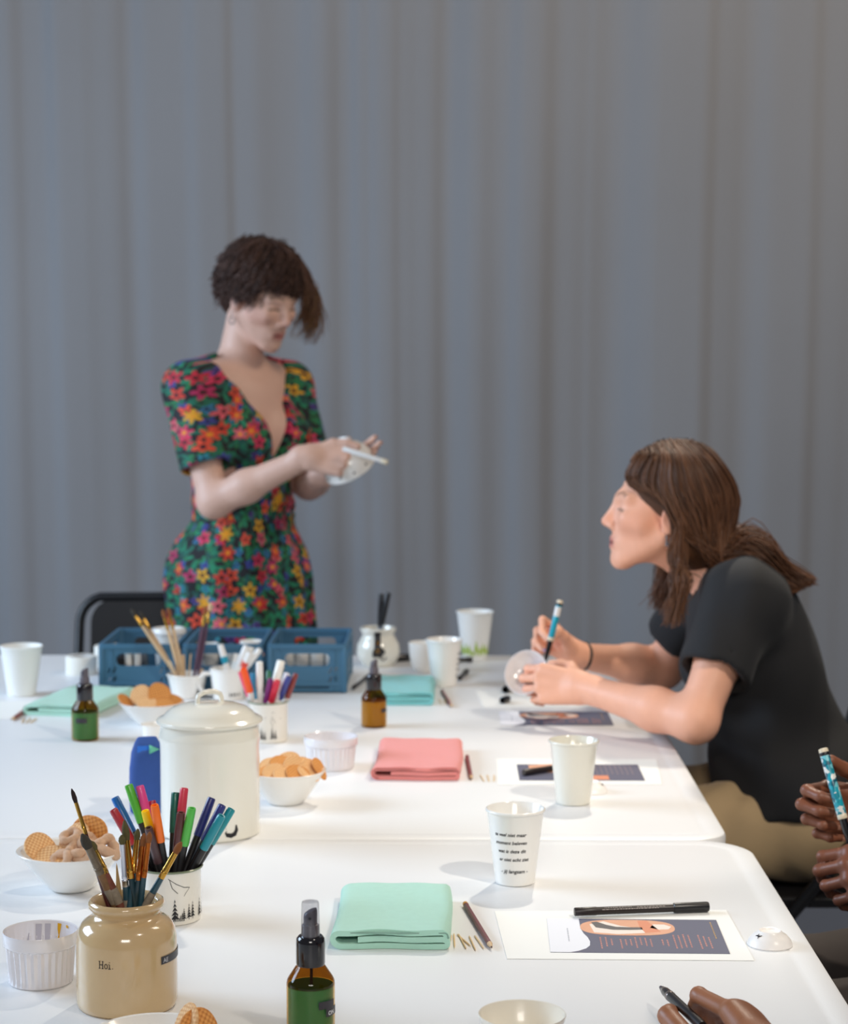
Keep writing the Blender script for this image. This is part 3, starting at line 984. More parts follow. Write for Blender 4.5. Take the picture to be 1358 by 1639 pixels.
# ---- people seated at the right-hand side of the tables
def seated(label, pelvis, up, headf, arms, skin, skinmat, shirt, trousers, knees, head_nose=1.0, fine=(), shirt_g=.016, hair=None, lip=(150, 80, 75), sleeve=.62, nails=None):
    root = thing('person', label, 'person', (0, 0, 0))
    fwd = A3((-1, 0, 0)); Uu = nrm(up); T = Frame(pelvis, fwd - Uu * (fwd @ Uu), Uu, .97)
    sk = Body(); torso(sk, T, 0, .05, .05)
    hf = headf
    sk.cap(T(0, -.015, .455), hf(0, -.03, -.06), .060, .050, .03)
    head(sk, hf, head_nose)
    nl = []
    for A in arms:
        arm(sk, A['sh'], A['el'], A['wr'], s=A.get('s', .97))
        if 'hand' in A: nl += hand(sk, A['wr'], *A['hand'])[0]
        if 'manual' in A: nl += A['manual'](sk)
    P0 = A3(pelvis)
    hips = [T(sx * .085, 0, -.02) for sx in (1, -1)]
    for hp, kn in zip(hips, knees):
        leg(sk, hp, kn, (kn[0] + .03, kn[1], .09), (kn[0] - .12, kn[1], .035))
    allp = np.array([A['wr'] for A in arms] + [A['el'] for A in arms] + [hf.o] + list(map(A3, knees)))
    lo = np.minimum(allp.min(0), P0 - .3) - .17; hi = np.maximum(allp.max(0), P0 + .25) + .17; lo[2] = 0
    V, Q = merge_surfs(sk, (lo, hi, .0062), [(hf.o - .165, hf.o + .165, .0032)] + list(fine))
    c = skin_cols(V, skin, hf, srgb(*lip), srgb(60, 42, 32), tuple(A3(skin[:3]) * (1.0, .72, .66)))
    np_mesh('body', V, Q, skinmat, root, col=c, sdf=sk)
    if nails: nail_part(nl, nails, root)
    s_ = Body(); torso(s_, T, shirt_g, .05, .05)
    s_.ell(T(0, .055, .07), (.165, .105, .155), T.M, .06)
    s_.ell(T(0, .02, .04), (.192, .152, .10), T.M, .06)
    s_.fn(plane_cut(T(0, 0, .012), -T.M[:, 2] + T.M[:, 1] * .25), .006)
    for A in arms:
        sh, el = A3(A['sh']), A3(A['el']); wr = A3(A['wr'])
        if sleeve < 1:
            u = nrm(el - sh); L_ = np.linalg.norm(el - sh); e = sh + (el - sh) * sleeve
            s_.cap(sh, sh + (el - sh) * (sleeve + .2), .066, .070, .04)
            def hem(P, e=e, u=u, sh=sh, L_=L_):
                t = (P - e) @ u; ax = P - sh; al = np.clip(ax @ u, 0, L_ * 1.3)
                return np.maximum(-t, np.linalg.norm(ax - al[:, None] * u, axis=1) - .088)
            s_.fn(hem, .004)
            s_.cutcap(sh + (el - sh) * (sleeve - .15), el + u * .05, .054, .058, .004)
        else:
            arm(s_, sh, el, el + (wr - el) * .90, .012)
            u = nrm(wr - el)
            s_.cutcap(el + (wr - el) * .86, wr + u * .05, .030, .032, .004)
    s_.cut(T(0, .01, .50), (.072, .066, .045), T.M, .006)
    be = s_.ev
    def wr_(P):
        l = T.loc(P)
        return .004 * np.sin(l[:, 2] * 38 + l[:, 0] * 18 + 2 * np.sin(l[:, 1] * 25)) * np.clip((.34 - l[:, 2]) / .2, 0.25, 1) + .002 * np.sin(l[:, 1] * 70 + l[:, 2] * 40)
    s_.ev = lambda P, idx=None: be(P, idx) + wr_(P)
    hi2 = T(0, 0, .52)
    V, Q = s_.surf((lo[0], lo[1], pelvis[2] - .14), (hi[0], hi[1], hi2[2] + .08), .0065)
    np_mesh('shirt', V, Q, shirt[0], root, label=shirt[1])
    t_ = Body()
    t_.ell(T(0, -.01, -.03), A3((.174, .135, .105)), T.M, .05)
    for hp, kn in zip(hips, knees):
        hp, kn = A3(hp), A3(kn); an = A3((kn[0] + .03, kn[1], .10))
        t_.cap(hp, kn, .100, .074, .05); t_.cap(kn, an, .074, .056, .03)
    bt = t_.ev
    t_.ev = lambda P, idx=None: bt(P, idx) + .004 * np.sin(P[:, 0] * 60 + 3 * np.sin(P[:, 1] * 30)) * np.exp(-((P[:, 0] - pelvis[0] + .13) / .10) ** 2) + .002 * np.sin(P[:, 2] * 50 + P[:, 0] * 20)
    V, Q = t_.surf((lo[0], lo[1], .05), (hi[0], hi[1], pelvis[2] + .2), .0075)
    np_mesh('trousers', V, Q, trousers[0], root, label=trousers[1])
    for kn in knees: shoe(root, A3((kn[0] + .03, kn[1], .036)), fwd)
    if hair: hair(root, hf, T)
    return root

M_black_tee = mat('black_jersey', srgb(23, 23, 26), 0.85, bump=0.2, bscale=900, var=0.15, vscale=25, sheen=0.04)
M_khaki = mat('khaki_cotton', srgb(184, 157, 118), 0.85, bump=0.2, bscale=900, var=0.15, vscale=20, sheen=0.1)
M_brown_cloth = mat('dark_brown_cloth', srgb(62, 54, 50), 0.85, bump=0.2, bscale=900, var=0.15, vscale=20)
M_charcoal = mat('charcoal_knit', srgb(48, 48, 54), 0.9, bump=0.3, bscale=500, var=0.15, vscale=20)
M_hair_brown = attr_mat('hair_long_brown', 0.48, spec=0.35)

def long_hair(root, hf, T):
    rg = np.random.default_rng(5)
    hb = Body()
    hb.ell(hf(0, -.022, .048), A3((.083, .103, .092)), hf.M, .02)
    hb.ell(hf(0, -.06, -.02), A3((.078, .058, .085)), hf.M, .03)
    hb.cap(hf(0, -.07, -.05), (.60, 3.80, 1.05), .045, .030, .05)
    hb.cap((.60, 3.80, 1.05), (.66, 3.80, 1.010), .028, .010, .05)
    hb.cap(hf(.07, -.03, -.03), (.437, 3.705, 1.03), .012, .013, .03)
    hb.cut(hf(0, .115, -.03), A3((.090, .082, .095)), hf.M, .012)
    hv = hb.surf(A3((.26, 3.58, .93)), A3((.75, 4.02, 1.32)), .0065)
    lines, rads = [], []
    K_ = 32
    for i in range(1900):
        t = np.linspace(0, 1, K_)
        sx = 1 if rg.uniform() < .62 else -1            # + is her left, the near side
        v = rg.uniform(0, 1)
        phi = .45 + v * 2.65                             # azimuth from the face round to the back
        y0 = .070 - .135 * v + rg.normal(0, .004)
        rr_ = rg.uniform(1.0, 1.07)
        p0 = A3((sx * rg.uniform(.001, .014), y0, .050 + .0935 * math.sqrt(max(0, 1 - ((y0 + .022) / .106) ** 2))))
        EL = lambda ph, z: A3((sx * .087 * math.sin(ph), .106 * math.cos(ph) - .022, 0)) * rr_ * (1 if z < .06 else math.sqrt(max(.1, 1 - ((z - .05) / .098) ** 2))) + A3((0, 0, z))
        pa = EL(phi * .85 + .1, .110); pb = EL(phi, .055)
        if phi < (1.15 if sx == 1 else 1.7):              # front locks, tucked behind the ear, hanging before the shoulder
            p2 = A3((sx * rg.uniform(.080, .092), -.016 + rg.normal(0, .006), rg.uniform(.0, .03)))
            p3 = A3((sx * rg.uniform(.078, .092), -.030 + rg.normal(0, .007), rg.uniform(-.085, -.06)))
            e = A3((.424 + rg.normal(0, .010), 3.688 if sx == 1 else 3.925, rg.uniform(.945, .985))) + A3((0, rg.normal(0, .012), 0))
            m_ = A3((.438 + rg.normal(0, .009), 3.695 if sx == 1 else 3.92, 1.03)) + A3((0, rg.normal(0, .010), 0))
            W = [hf(*p0), hf(*pa), hf(*pb), hf(*p2), hf(*p3), m_, e]
        else:
            p2 = EL(min(phi * .75 + .7, 2.9), rg.uniform(-.03, .02)) * A3((1, 1, 1))
            p3 = A3((sx * rg.uniform(.02, .080), -.090 - rg.uniform(0, .03), rg.uniform(-.09, -.06)))
            q = rg.uniform(0, 1)
            yy = 3.80 - sx * rg.uniform(.0, .10)
            m_ = A3((.555 + .03 * q + rg.normal(0, .01), yy, 1.105 - .05 * (1 - q) + rg.normal(0, .012)))
            m2 = A3((.61 + .05 * q, yy, 1.045 - .035 * (1 - q) + .006 * rg.normal()))
            e = A3((.645 + .05 * q, yy - .01, 1.015 - .010 * (1 - q) + .022 * q * rg.uniform(.3, 1)))
            W = [hf(*p0), hf(*pa), hf(*pb), hf(*p2), hf(*p3), m_, m2, e]
        W = np.array(W); u = np.linspace(0, len(W) - 1, K_)
        # Catmull-Rom through the guide points
        X = []
        for uu in u:
            j = min(int(uu), len(W) - 2); f = uu - j
            a, b_, c_, d_ = W[max(j - 1, 0)], W[j], W[j + 1], W[min(j + 2, len(W) - 1)]
            X.append(.5 * (2 * b_ + (c_ - a) * f + (2 * a - 5 * b_ + 4 * c_ - d_) * f * f + (3 * b_ - a - 3 * c_ + d_) * f ** 3))
        X = np.array(X) + np.outer(np.sin(t * rg.uniform(3, 7) + rg.uniform(0, 6)), rg.normal(0, .0022, 3))
        lines.append(X); rads.append(rg.uniform(.0011, .0023) * (1 - .7 * t ** 3))
    sv = strands_mesh(np.array(lines), rads)
    V, Q = join(hv, sv); nb = len(hv[0])
    c = np.tile(A3(srgb(84, 54, 35)[:3]), (len(V), 1))
    tone = rg.uniform(.55, 1.6, len(lines))[:, None] * (1 + .5 * np.linspace(0, 1, K_)[None, :] ** 2)
    c[nb:] *= np.repeat(tone.reshape(-1), 4)[:, None]
    np_mesh('hair', V, Q, M_hair_brown, root, col=c, label='long straight brown hair tucked behind the ear')
    p = hf(.080, -.004, -.036)
    obj('earring', cat(tube([p, p + A3((0, 0, -.006))], .0025, 6), tube([p + A3((0, 0, -.006)), p + A3((.001, 0, -.020))], [.0015, .004], 6)), M_silver, root, label='silver drop earring')

def short_hair(col):
    def f_(root, hf, T):
        hb = Body()
        hb.ell(hf(0, -.02, .050), A3((.085, .104, .092)), hf.M, .02)
        hb.ell(hf(0, -.07, -.01), A3((.070, .045, .06)), hf.M, .03)
        hb.cut(hf(0, .115, -.03), A3((.095, .080, .10)), hf.M, .012)
        be = hb.ev
        hb.ev = lambda P, idx=None: be(P, idx) + .004 * np.sin(P[:, 0] * 300) * np.sin(P[:, 1] * 300) * np.sin(P[:, 2] * 300)
        V, Q = hb.surf(hf.o - .17, hf.o + .19, .006)
        np_mesh('hair', V, Q, M_hair_dark, root, col=np.tile(A3(srgb(*col)[:3]), (len(V), 1)))
    return f_

# the woman in the black t-shirt
hfS = Frame((.418, 3.795, 1.148), (-.98, .06, .10), (.06, 0, 1), .98)
hf_el_near, wr_near = (.452, 3.555, .792), (.262, 3.735, .822)
wr_far = (.262, 3.985, .848)
def far_hand(b):
    ch = [([(.222, 3.995, .902), (.196, 3.968, .921), (.193, 3.944, .901), (.203, 3.926, .888)], .0085),
          ([(.212, 4.003, .888), (.186, 3.978, .898), (.183, 3.950, .878), (.195, 3.936, .866)], .0087),
          ([(.210, 4.005, .872), (.182, 3.982, .876), (.180, 3.957, .857), (.191, 3.942, .849)], .0083),
          ([(.214, 4.004, .857), (.190, 3.986, .856), (.186, 3.964, .840), (.195, 3.950, .833)], .0075)]
    for p, r in ch:
        b.cap((.258, 3.985, .852), p[0], .0155, .0115, .012); finger(b, p, r, .004)
    th = [(.250, 3.958, .868), (.236, 3.934, .893), (.224, 3.922, .905), (.212, 3.919, .892)]
    b.cap((.256, 3.975, .852), th[0], .017, .013, .014); b.cap(th[0], th[1], .013, .0108, .008); finger(b, th[1:], .0108, .004)
    b.cap((.262, 3.985, .848), (.245, 3.99, .862), .024, .022, .02)
    return [(A3(p[2]), A3(p[3]), nrm((.25, -.9, .3)), r * .7) for p, r in ch[:2]] + [(A3(th[2]), A3(th[3]), nrm((.1, -.95, .2)), .0075)]
SEATED = seated('woman with long brown hair leaning on the table in a black t-shirt', (.705, 3.80, .585), (-.36, .03, .93), hfS,
       [dict(sh=(.548, 3.668, 1.000), el=hf_el_near, wr=wr_near,
             hand=((-.93, .34, .06), (-.25, -.85, .35), True, .97, ((30, 45, 25), (32, 48, 28), (36, 50, 28), (40, 50, 30)), ((.5, .6, -.55), (.8, .2, -.6), (.85, .0, -.5)))),
        dict(sh=(.520, 3.955, 1.000), el=(.452, 4.085, .805), wr=wr_far, manual=far_hand)],
       srgb(240, 178, 148), M_skin_fair, (M_black_tee, 'faded black short-sleeved t-shirt'), (M_khaki, 'khaki cotton trousers'),
       [(.30, 3.70, .545), (.30, 3.92, .545)], 1.05,
       [(A3(wr_near) + (-.17, -.06, -.09), A3(wr_near) + (.03, .14, .09), .0026), (A3((.15, 3.88, .80)), A3((.285, 4.05, .96)), .0026)],
       hair=long_hair, lip=(190, 105, 100), nails=M_nail)

wb = obj('wristband', lathe([(.0275 + .0024 * math.cos(a), .0035 * math.sin(a)) for a in np.linspace(0, 2 * PI, 11)], 32), M_shoe, SEATED, label='thin black wristband')
wd = A3((.452, 4.085, .805)) - A3((.262, 3.985, .848))
orient(wb, tuple(A3((.262, 3.985, .848)) + wd * .10), tuple(A3((.262, 3.985, .848)) + wd))

# the person at the right edge holding a marker
hfR = Frame((.73, 2.74, 1.17), (-.90, -.12, -.28), (-.2, 0, 1), .98)
wrR1, wrR2 = (.622, 2.785, .800), (.635, 2.66, .737)
seated('person with brown hands in dark brown trousers holding a teal patterned marker', (.955, 2.76, .585), (-.28, 0, .96), hfR,
       [dict(sh=(.825, 2.615, .99), el=(.84, 2.55, .74), wr=wrR2, s=1.0,
             hand=((-.97, .08, .10), (.05, -.80, .55), True, 1.0, ((40, 60, 30), (46, 62, 32), (50, 64, 32), (54, 64, 34)), ((.7, .5, -.5), (.9, .1, -.4), (.95, -.1, -.3)))),
        dict(sh=(.825, 2.905, .99), el=(.86, 2.95, .76), wr=wrR1, s=1.0,
             hand=((-.99, -.05, .12), (-.12, .97, .15), False, 1.0, ((34, 92, 42), (40, 95, 45), (44, 96, 46), (48, 96, 48)), ((.66, .72, .0), (.90, .45, -.42), (.86, .48, -.35))))],
       srgb(128, 78, 56), M_skin_brown, (M_charcoal, None), (M_brown_cloth, 'dark brown trousers'),
       [(.50, 2.66, .515), (.50, 2.88, .515)], 1.0,
       [(A3(wrR1) + (-.19, -.12, -.10), A3(wrR1) + (.03, .08, .15), .0022), (A3(wrR2) + (-.16, -.07, -.09), A3(wrR2) + (.03, .13, .11), .0024)],
       hair=short_hair((30, 24, 22)), lip=(120, 65, 60), sleeve=1.0, nails=M_nail_nat)

# the nearest person, of whom only the writing hand reaches into the picture
hfN = Frame((.62, 1.44, 1.17), (-.80, .3, -.45), (-.2, 0, 1), .98)
wrN = (.318, 1.850, .760)
def pen_hand(b):
    ix = [(.288, 1.955, .787), (.2625, 2.020, .7835), (.2620, 2.038, .766), (.2605, 2.040, .757)]
    md = [(.296, 1.962, .783), (.2720, 2.030, .775), (.2720, 2.046, .759), (.2705, 2.047, .749)]
    rg_ = [(.304, 1.965, .777), (.283, 2.026, .768), (.281, 2.042, .755), (.281, 2.044, .749)]
    pk = [(.312, 1.960, .770), (.294, 2.014, .762), (.290, 2.032, .752), (.290, 2.036, .749)]
    for p, r in ((ix, .0095), (md, .0090), (rg_, .0088), (pk, .0080)):
        b.cap((.316, 1.865, .764), p[0], .0175, .0125, .012); finger(b, p, r, .004)
    th = [(.276, 1.905, .757), (.245, 1.962, .757), (.2295, 2.006, .7665), (.2345, 2.036, .760)]
    b.cap((.305, 1.865, .760), th[0], .018, .0150, .014); b.cap(th[0], th[1], .0150, .0118, .01); finger(b, th[1:], .0112, .004)
    b.cap((.318, 1.850, .760), (.306, 1.890, .766), .026, .024, .02)
    return [(A3(ix[2]), A3(ix[3]), nrm((-.3, .3, .9)), .007), (A3(th[2]), A3(th[3]), nrm((-.7, -.2, .7)), .0085)]
seated('person at the near right corner whose brown hand writes with a black brush pen', (.90, 1.42, .585), (-.33, 0, .94), hfN,
              [dict(sh=(.745, 1.575, .99), el=(.50, 1.66, .765), wr=wrN, s=1.0, manual=pen_hand),
        dict(sh=(.745, 1.265, .99), el=(.74, 1.15, .74), wr=(.66, 1.22, .66), s=1.0,
             hand=((-.8, .5, -.1), (-.1, .2, 1), True, 1.0))],
       srgb(156, 98, 64), M_skin_brown, (M_charcoal, None), (M_brown_cloth, 'dark brown trousers'),
       [(.49, 1.32, .545), (.49, 1.53, .545)], 1.0,
       [(A3((.20, 1.84, .725)), A3((.36, 2.075, .82)), .0020)],
       hair=short_hair((34, 26, 22)), lip=(120, 65, 60), sleeve=1.0, nails=M_nail_nat)

# ------------------------------------------------------------------ things on the tables
def colmat(rgb, rough=.35, coat=.2, nm=None):
    return mat('plastic_%d_%d_%d' % rgb if nm is None else nm, srgb(*rgb), rough, coat=coat)

# ---- cups
def cup_profile(rb, rt, h, wall=.0016, lip=.0022):
    p = [(0, .003), (rb - .004, .003), (rb - .002, .0), (rb, .001)]
    p += [(rb + (rt - rb) * t, h * t) for t in (.25, .5, .75, .96)]
    for i in range(7):
        a = -PI / 2 + PI * i / 6
        p.append((rt + lip * .7 * math.cos(a) * 1.2 - .0002, h - lip + lip * math.sin(a) + lip * .5))
    p += [(rt - wall, h - .001), (rb + (rt - rb) * .5 - wall, h * .5), (rb - wall, .007), (0, .0065)]
    return p
cup_r = lambda rb, rt, h: (lambda z: rb + (rt - rb) * (z - TZ) / h + .0002)
cup_mesh = to_mesh('cup_body', lathe(cup_profile(.0262, .0385, .100), 64))
def cup(label, x, y, material=M_white_glaze, mesh=None):
    t = thing('cup', label, 'cup', (x, y, TZ))
    obj('cup_body', mesh or cup_mesh.copy(), material, t)
    return t
c1 = cup('white cup with five lines of black handwriting on its side, near the mint cloth', .095, 2.634)
wr = []
for i, (s_, sz, dx) in enumerate((('te veel niet maar', .0066, -.002), ('moment beleven', .0066, -.001), ('wat is deze dit', .0066, .0), ('er niet echt ziet', .0064, .003), ('- jij langsam -', .0070, .004))):
    z = (.0695, .0585, .0470, .0355, .0190)[i]
    wr.append(wrap(text(s_, sz, .25, 'CENTER', .00014), lambda zz: .0262 + (.0385 - .0262) * zz / .1 + .0003, z, -.20 + dx / .034))
obj('lettering', cat(*wr), M_ink, c1, label='black handwriting', angle=0)
cup('plain cream cup standing before the flyer with the orange corner', .204, 3.118, M_cream_glaze)
cF = cup('white cup with black handwriting turned to its right side, behind the pencil', -.0005, 4.268)
obj('lettering', cat(*[wrap(text(s_, .0068, .25, 'LEFT', .0003), lambda zz: .0262 + (.0385 - .0262) * zz / .1 + .0003, z, .95) for s_, z in (('te veel niet', .070), ('moment be', .058), ('wat is', .047), ('er niet', .036), ('- jij', .022))]), M_ink, cF, label='black handwriting', angle=0)
leafcup = cup('white paper cup printed with green leaves, farthest back on the table', .0715, 4.655, M_paper_cup, to_mesh('cup_body', lathe(cup_profile(.0285, .0425, .112), 56)))
M_green_print = mat('leaf_green_print', srgb(165, 195, 50), .6)
lv = []
for i in range(15):
    x = -.062 + i * .0088; h_ = (.030, .018, .040, .026, .034)[i % 5]
    lv.append(flat_poly([(x, .004), (x + .0042, .004 + h_ * .45), (x + .001 * (i % 3 - 1), .004 + h_), (x - .0042, .004 + h_ * .5)]))
obj('leaf_print', wrap(cat(*lv), lambda z: .0285 + (.0425 - .0285) * z / .112 + .0004, .004, .1), M_green_print, leafcup, label='green leaf print', angle=0)
cup('plain white paper cup at the far left of the table', -.885, 4.137, M_paper_cup, to_mesh('cup_body', lathe(cup_profile(.029, .0435, .103), 56)))

# ---- bowls and dishes
def cone_bowl(label, x, y, rb, rt, h, material=M_white_glaze):
    p = [(0, .004), (rb - .006, .004), (rb - .003, 0), (rb, .001)]
    for t in np.linspace(.08, .97, 8):
        p.append((rb + (rt - rb) * t ** .92, h * t))
    p += [(rt, h - .0008), (rt - .0008, h), (rt - .0022, h - .0006)]
    for t in np.linspace(.94, .12, 8):
        p.append((rb + (rt - rb) * t ** .92 - .0035, h * t + .002))
    p += [(0, .0085)]
    o = obj('bowl', lathe(p, 72), material)
    o.location = (x, y, TZ)
    return tag(o, label, 'bowl')
cone_bowl('white conical bowl of waffles and sugared twists beside the marker mug', -.493, 2.592, .026, .0715, .054)
cone_bowl('white conical bowl of round wafers behind the lidded canister, before the blue crates', -.562, 3.793, .024, .063, .045)
cone_bowl('white conical bowl of round wafers right of the lidded canister', -.251, 3.113, .027, .065, .054)
cone_bowl('white bowl with waffle pieces cut off by the bottom edge before the stoneware jar', -.288, 1.936, .032, .066, .030)
bB = obj('bowl', lathe([(0, .004), (.017, .004), (.019, 0), (.021, .001), (.030, .010), (.0385, .026), (.0432, .042), (.0440, .0445), (.0436, .0458), (.0422, .0452), (.037, .027), (.029, .013), (.018, .007), (0, .006)], 64), mat('warm_white_glaze', srgb(250, 242, 226), .25, coat=.3))
bB.location = (.078, 1.955, TZ); tag(bB, 'small empty white bowl cut off by the bottom edge near the writing hand', 'bowl')
bc = obj('bowl', lathe([(0, .004), (.016, .004), (.018, 0), (.020, .001), (.027, .012), (.0315, .035), (.0335, .064), (.0338, .0665), (.0322, .0668), (.030, .036), (.024, .014), (0, .008)], 48), M_white_glaze)
bc.location = (-.047, 4.459, TZ); tag(bc, 'white rounded handleless bowl between the glazed pot and the written cup', 'bowl')
sm = obj('dish', lathe([(0, .003), (.019, .003), (.021, 0), (.0235, .002), (.0265, .030), (.0275, .036), (.026, .037), (.024, .03), (.021, .006), (0, .005)], 40), M_white_glaze)
sm.location = (-.527, 3.60, TZ); tag(sm, 'small white dish behind the blue pouch', 'dish')

def ramekin(label, x, y, r, h, material):
    t = thing('ramekin', label, 'ramekin', (x, y, TZ))
    n = 120
    def fl(rr, z, a):
        if .003 < z < h * .72 and rr > r * .80: return rr - .0019 * (0.5 + .5 * math.cos(a * 30))
        return rr
    p = [(0, .003), (r * .80, .003), (r * .83, 0), (r * .86, .0015), (r * .87, .0045)] + [(r * (.87 + .07 * t), .006 + (h * .72 - .006) * t) for t in (.25, .5, .75, .98)]
    p += [(r * .99, h * .745), (r, h * .77), (r * 1.01, h * .9), (r * 1.008, h * .975), (r * .995, h), (r * .965, h * .985), (r * .93, h * .8), (r * .82, .010), (r * .76, .0065), (0, .006)]
    obj('ramekin_body', lathe(p, n, fl), material, t)
    return t
M_ramekin = mat('ramekin_glaze', srgb(228, 224, 226), .15, coat=.5)
r1 = ramekin('white fluted ramekin stained with yellow paint left of the stoneware jar', -.4535, 2.198, .0415, .0590, M_ramekin)
M_yellow_paint = mat('yellow_paint', srgb(225, 165, 10), .4)
M_lilac = mat('lilac_wash', srgb(186, 182, 192), .5)
def inside(shape, th, z0):
    V, Fc = shape; out = []
    for p in V:
        z = z0 + p[1]; r = .0415 * (.82 + .11 * (z - .010) / (.059 * .8 - .010)) if z < .0472 else .0415 * (.93 + .035 * (z - .0472) / .011)
        t = th + p[0] / .04
        out.append(((r - .0006) * math.cos(t), (r - .0006) * math.sin(t), z))
    return out, Fc
dr = [flat_stroke([(0, .019), (.0003, .012), (.0, .006), (.0004, .002), (0, -.002)], [.0026, .0020, .0007, .0014, .0012]),
      flat_stroke([(-.010, .018), (-.012, .0165), (-.0135, .016)], [.0010, .0016, .0007])]
obj('paint_stain', inside(cat(*dr), math.radians(68), .037), M_yellow_paint, r1, label='yellow paint drips', angle=0)
st = [flat_stroke([(0, .018), (.001, .0), (.0025, -.018)], [.0036, .0032, .003]), flat_stroke([(-.0105, .018), (-.010, .0), (-.009, -.018)], [.0033, .003, .003]), flat_stroke([(.012, .009), (.014, .0), (.016, -.010)], [.0005, .0012, .0012])]
obj('paint_wash', inside(cat(*st), math.radians(104), .037), M_lilac, r1, label='pale lilac paint streaks', angle=0)
ramekin('white fluted ramekin in the middle of the far table', -.195, 3.392, .0460, .0545, M_ramekin)

M_bone = mat('bone_porcelain', srgb(250, 245, 240), .35, coat=.12)
def foot_dish(label, x, y, rz, draw=True):
    t = thing('dish', label, 'dish', (x, y, TZ), rz)
    R = .0275
    obj('dish_body', lathe([(0, .0150), (.0105, .0150), (.0120, .0172), (.0132, .0175), (.0142, .0165), (.0150, .0150), (.0205, .0118), (.0252, .0062), (.0272, .0012), (.0268, 0), (.0245, .0004), (.02, .0085), (.0, .0125)], 56), M_bone, t)
    # little black bird drawn on the curved side
    L = [flat_stroke([(-.005, .001), (-.002, .002), (.0015, .0015), (.005, .0035)], [.0003, .0009, .0011, .0003]),
         flat_stroke([(-.001, .002), (-.0025, .005)], [.0009, .0002]), flat_stroke([(.0005, .0015), (.002, -.002)], [.0008, .0002])]
    V, Fc = cat(*L); out = []
    for px, py in [(p[0], p[1]) for p in V]:
        r = .0205 - py * .9; z = .0118 + py * .62 + .0006
        a = math.radians(215) + px / .0205
        out.append((r * math.cos(a), r * math.sin(a), z))
    obj('drawing', (out, Fc), M_ink, t, label='small black drawing', angle=0)
    return t
foot_dish('small upturned white dish with a black drawing near the table edge', .3895, 2.349, 0)
foot_dish('small upturned white dish half hidden behind the plain cream cup', .238, 3.200, 2.2)
M_porcelain_thin = mat('porcelain_thin', srgb(226, 224, 224), .15, coat=.6)
dsh = obj('dish', lathe([(0, .0), (.016, .0), (.018, -.003), (.020, -.003), (.022, .001), (.038, .014), (.0445, .028), (.0440, .0295), (.0425, .029), (.036, .0165), (.02, .005), (0, .0035)], 56), M_porcelain_thin)
dsh.location = (.168, 3.812, .832)
dsh.rotation_mode = 'QUATERNION'; dsh.rotation_quaternion = Vector((-.45, -.80, .40)).to_track_quat('Z', 'Y')
tag(dsh, 'round white dish held upright by the woman in the black t-shirt', 'dish')

# the white bowl the standing woman holds upside down
hb_ = thing('bowl', 'white bowl held upside down by the standing woman, dots round its rim', 'bowl', (-.224, 4.765, 1.183))
obj('bowl_body', lathe([(0, .060), (.024, .060), (.026, .070), (.029, .0705), (.031, .069), (.033, .060), (.046, .050), (.058, .032), (.0645, .012), (.066, .0), (.0645, -.001), (.0625, .0), (.056, .03), (.044, .045), (0, .055)], 56), M_white_glaze, hb_)
obj('foot_ring', lathe([(.0262, .0700), (.0275, .0716), (.0290, .0700)], 40), M_white_glaze, hb_)
dots = []
for i in range(11):
    a = 2 * PI * i / 11
    dots.append(xf(lathe([(0, .0006), (.0030, 0)], 8), Matrix.Translation((.0640 * math.cos(a), .0640 * math.sin(a), .014)) @ Vector((math.cos(a), math.sin(a), .3)).to_track_quat('Z', 'Y').to_matrix().to_4x4()))
for i, dd in enumerate(dots):
    obj('painted_dot', dd, M_ink, hb_, label='black painted dot' if i == 0 else None)
hb_.rotation_mode = 'QUATERNION'; hb_.rotation_quaternion = Vector((-.42, -.40, .82)).to_track_quat('Z', 'Y')

# ---- stoneware jar
M_stone = mat('stoneware_tan', srgb(208, 177, 131), .16, coat=.7, var=.07, vscale=60, bump=.03, bscale=300)
jar = thing('jar', 'tan glazed stoneware jar lettered Hoi., holding used paint brushes', 'jar', (-.3435, 2.118, TZ))
JR = .0545
jp = [(0, .006), (.046, .006), (.049, .001), (.0515, .0), (.0530, .0025), (.0545, .008), (.0545, .03), (.0543, .06), (.0538, .075), (.0520, .085), (.0475, .0925), (.0415, .0965), (.0368, .0985), (.0352, .1015), (.0358, .1040), (.0378, .1060)]
for i in range(7):
    a = -PI / 3 + (PI * 1.15) * i / 6
    jp.append((.0372 + .0040 * math.cos(a), .1120 + .0050 * math.sin(a)))
jp += [(.0325, .113), (.0320, .104), (.0325, .098), (.047, .088), (.050, .07), (.050, .012), (0, .011)]
obj('jar_body', lathe(jp, 80), M_stone, jar)
obj('base_edge', lathe([(.045, .0), (.0510, -.0003), (.0524, .0012), (.0516, .0022), (.045, .002)], 64), mat('unglazed_dark', srgb(70, 55, 45), .8), jar, label='dark unglazed foot')
hk = .00042
hl = [[(0, 0), (.0022, 0)], [(0, .0074), (.0020, .0074)], [(.0010, 0), (.0010, .0074)], [(.0036, 0), (.0058, 0)], [(.0038, .0074), (.0058, .0074)], [(.0048, 0), (.0048, .0074)], [(.0010, .0038), (.0048, .0038)],
      [(.0086 + .0017 * math.cos(a), .0024 + .0024 * math.sin(a)) for a in np.linspace(0, 2 * PI, 17)],
      [(.0112, .0046), (.0126, .0046), (.0126, 0)], [(.0110, 0), (.0142, 0)], [(.0121, .0068), (.0131, .0068)], [(.0156, .0004), (.0165, .0004)]]
hoi = wrap(cat(*[flat_stroke(l, hk) for l in hl]), JR + .0003, .0555, -.41)
obj('lettering', hoi, M_ink, jar, label='typed word Hoi.', angle=0)
obj('tape_label', wrap(tape_strip(0, .055, 0, .0085), JR + .0005, .0545, .88), mat('label_tape_black', srgb(48, 46, 52), .4), jar, label='black embossed label tape', angle=0)
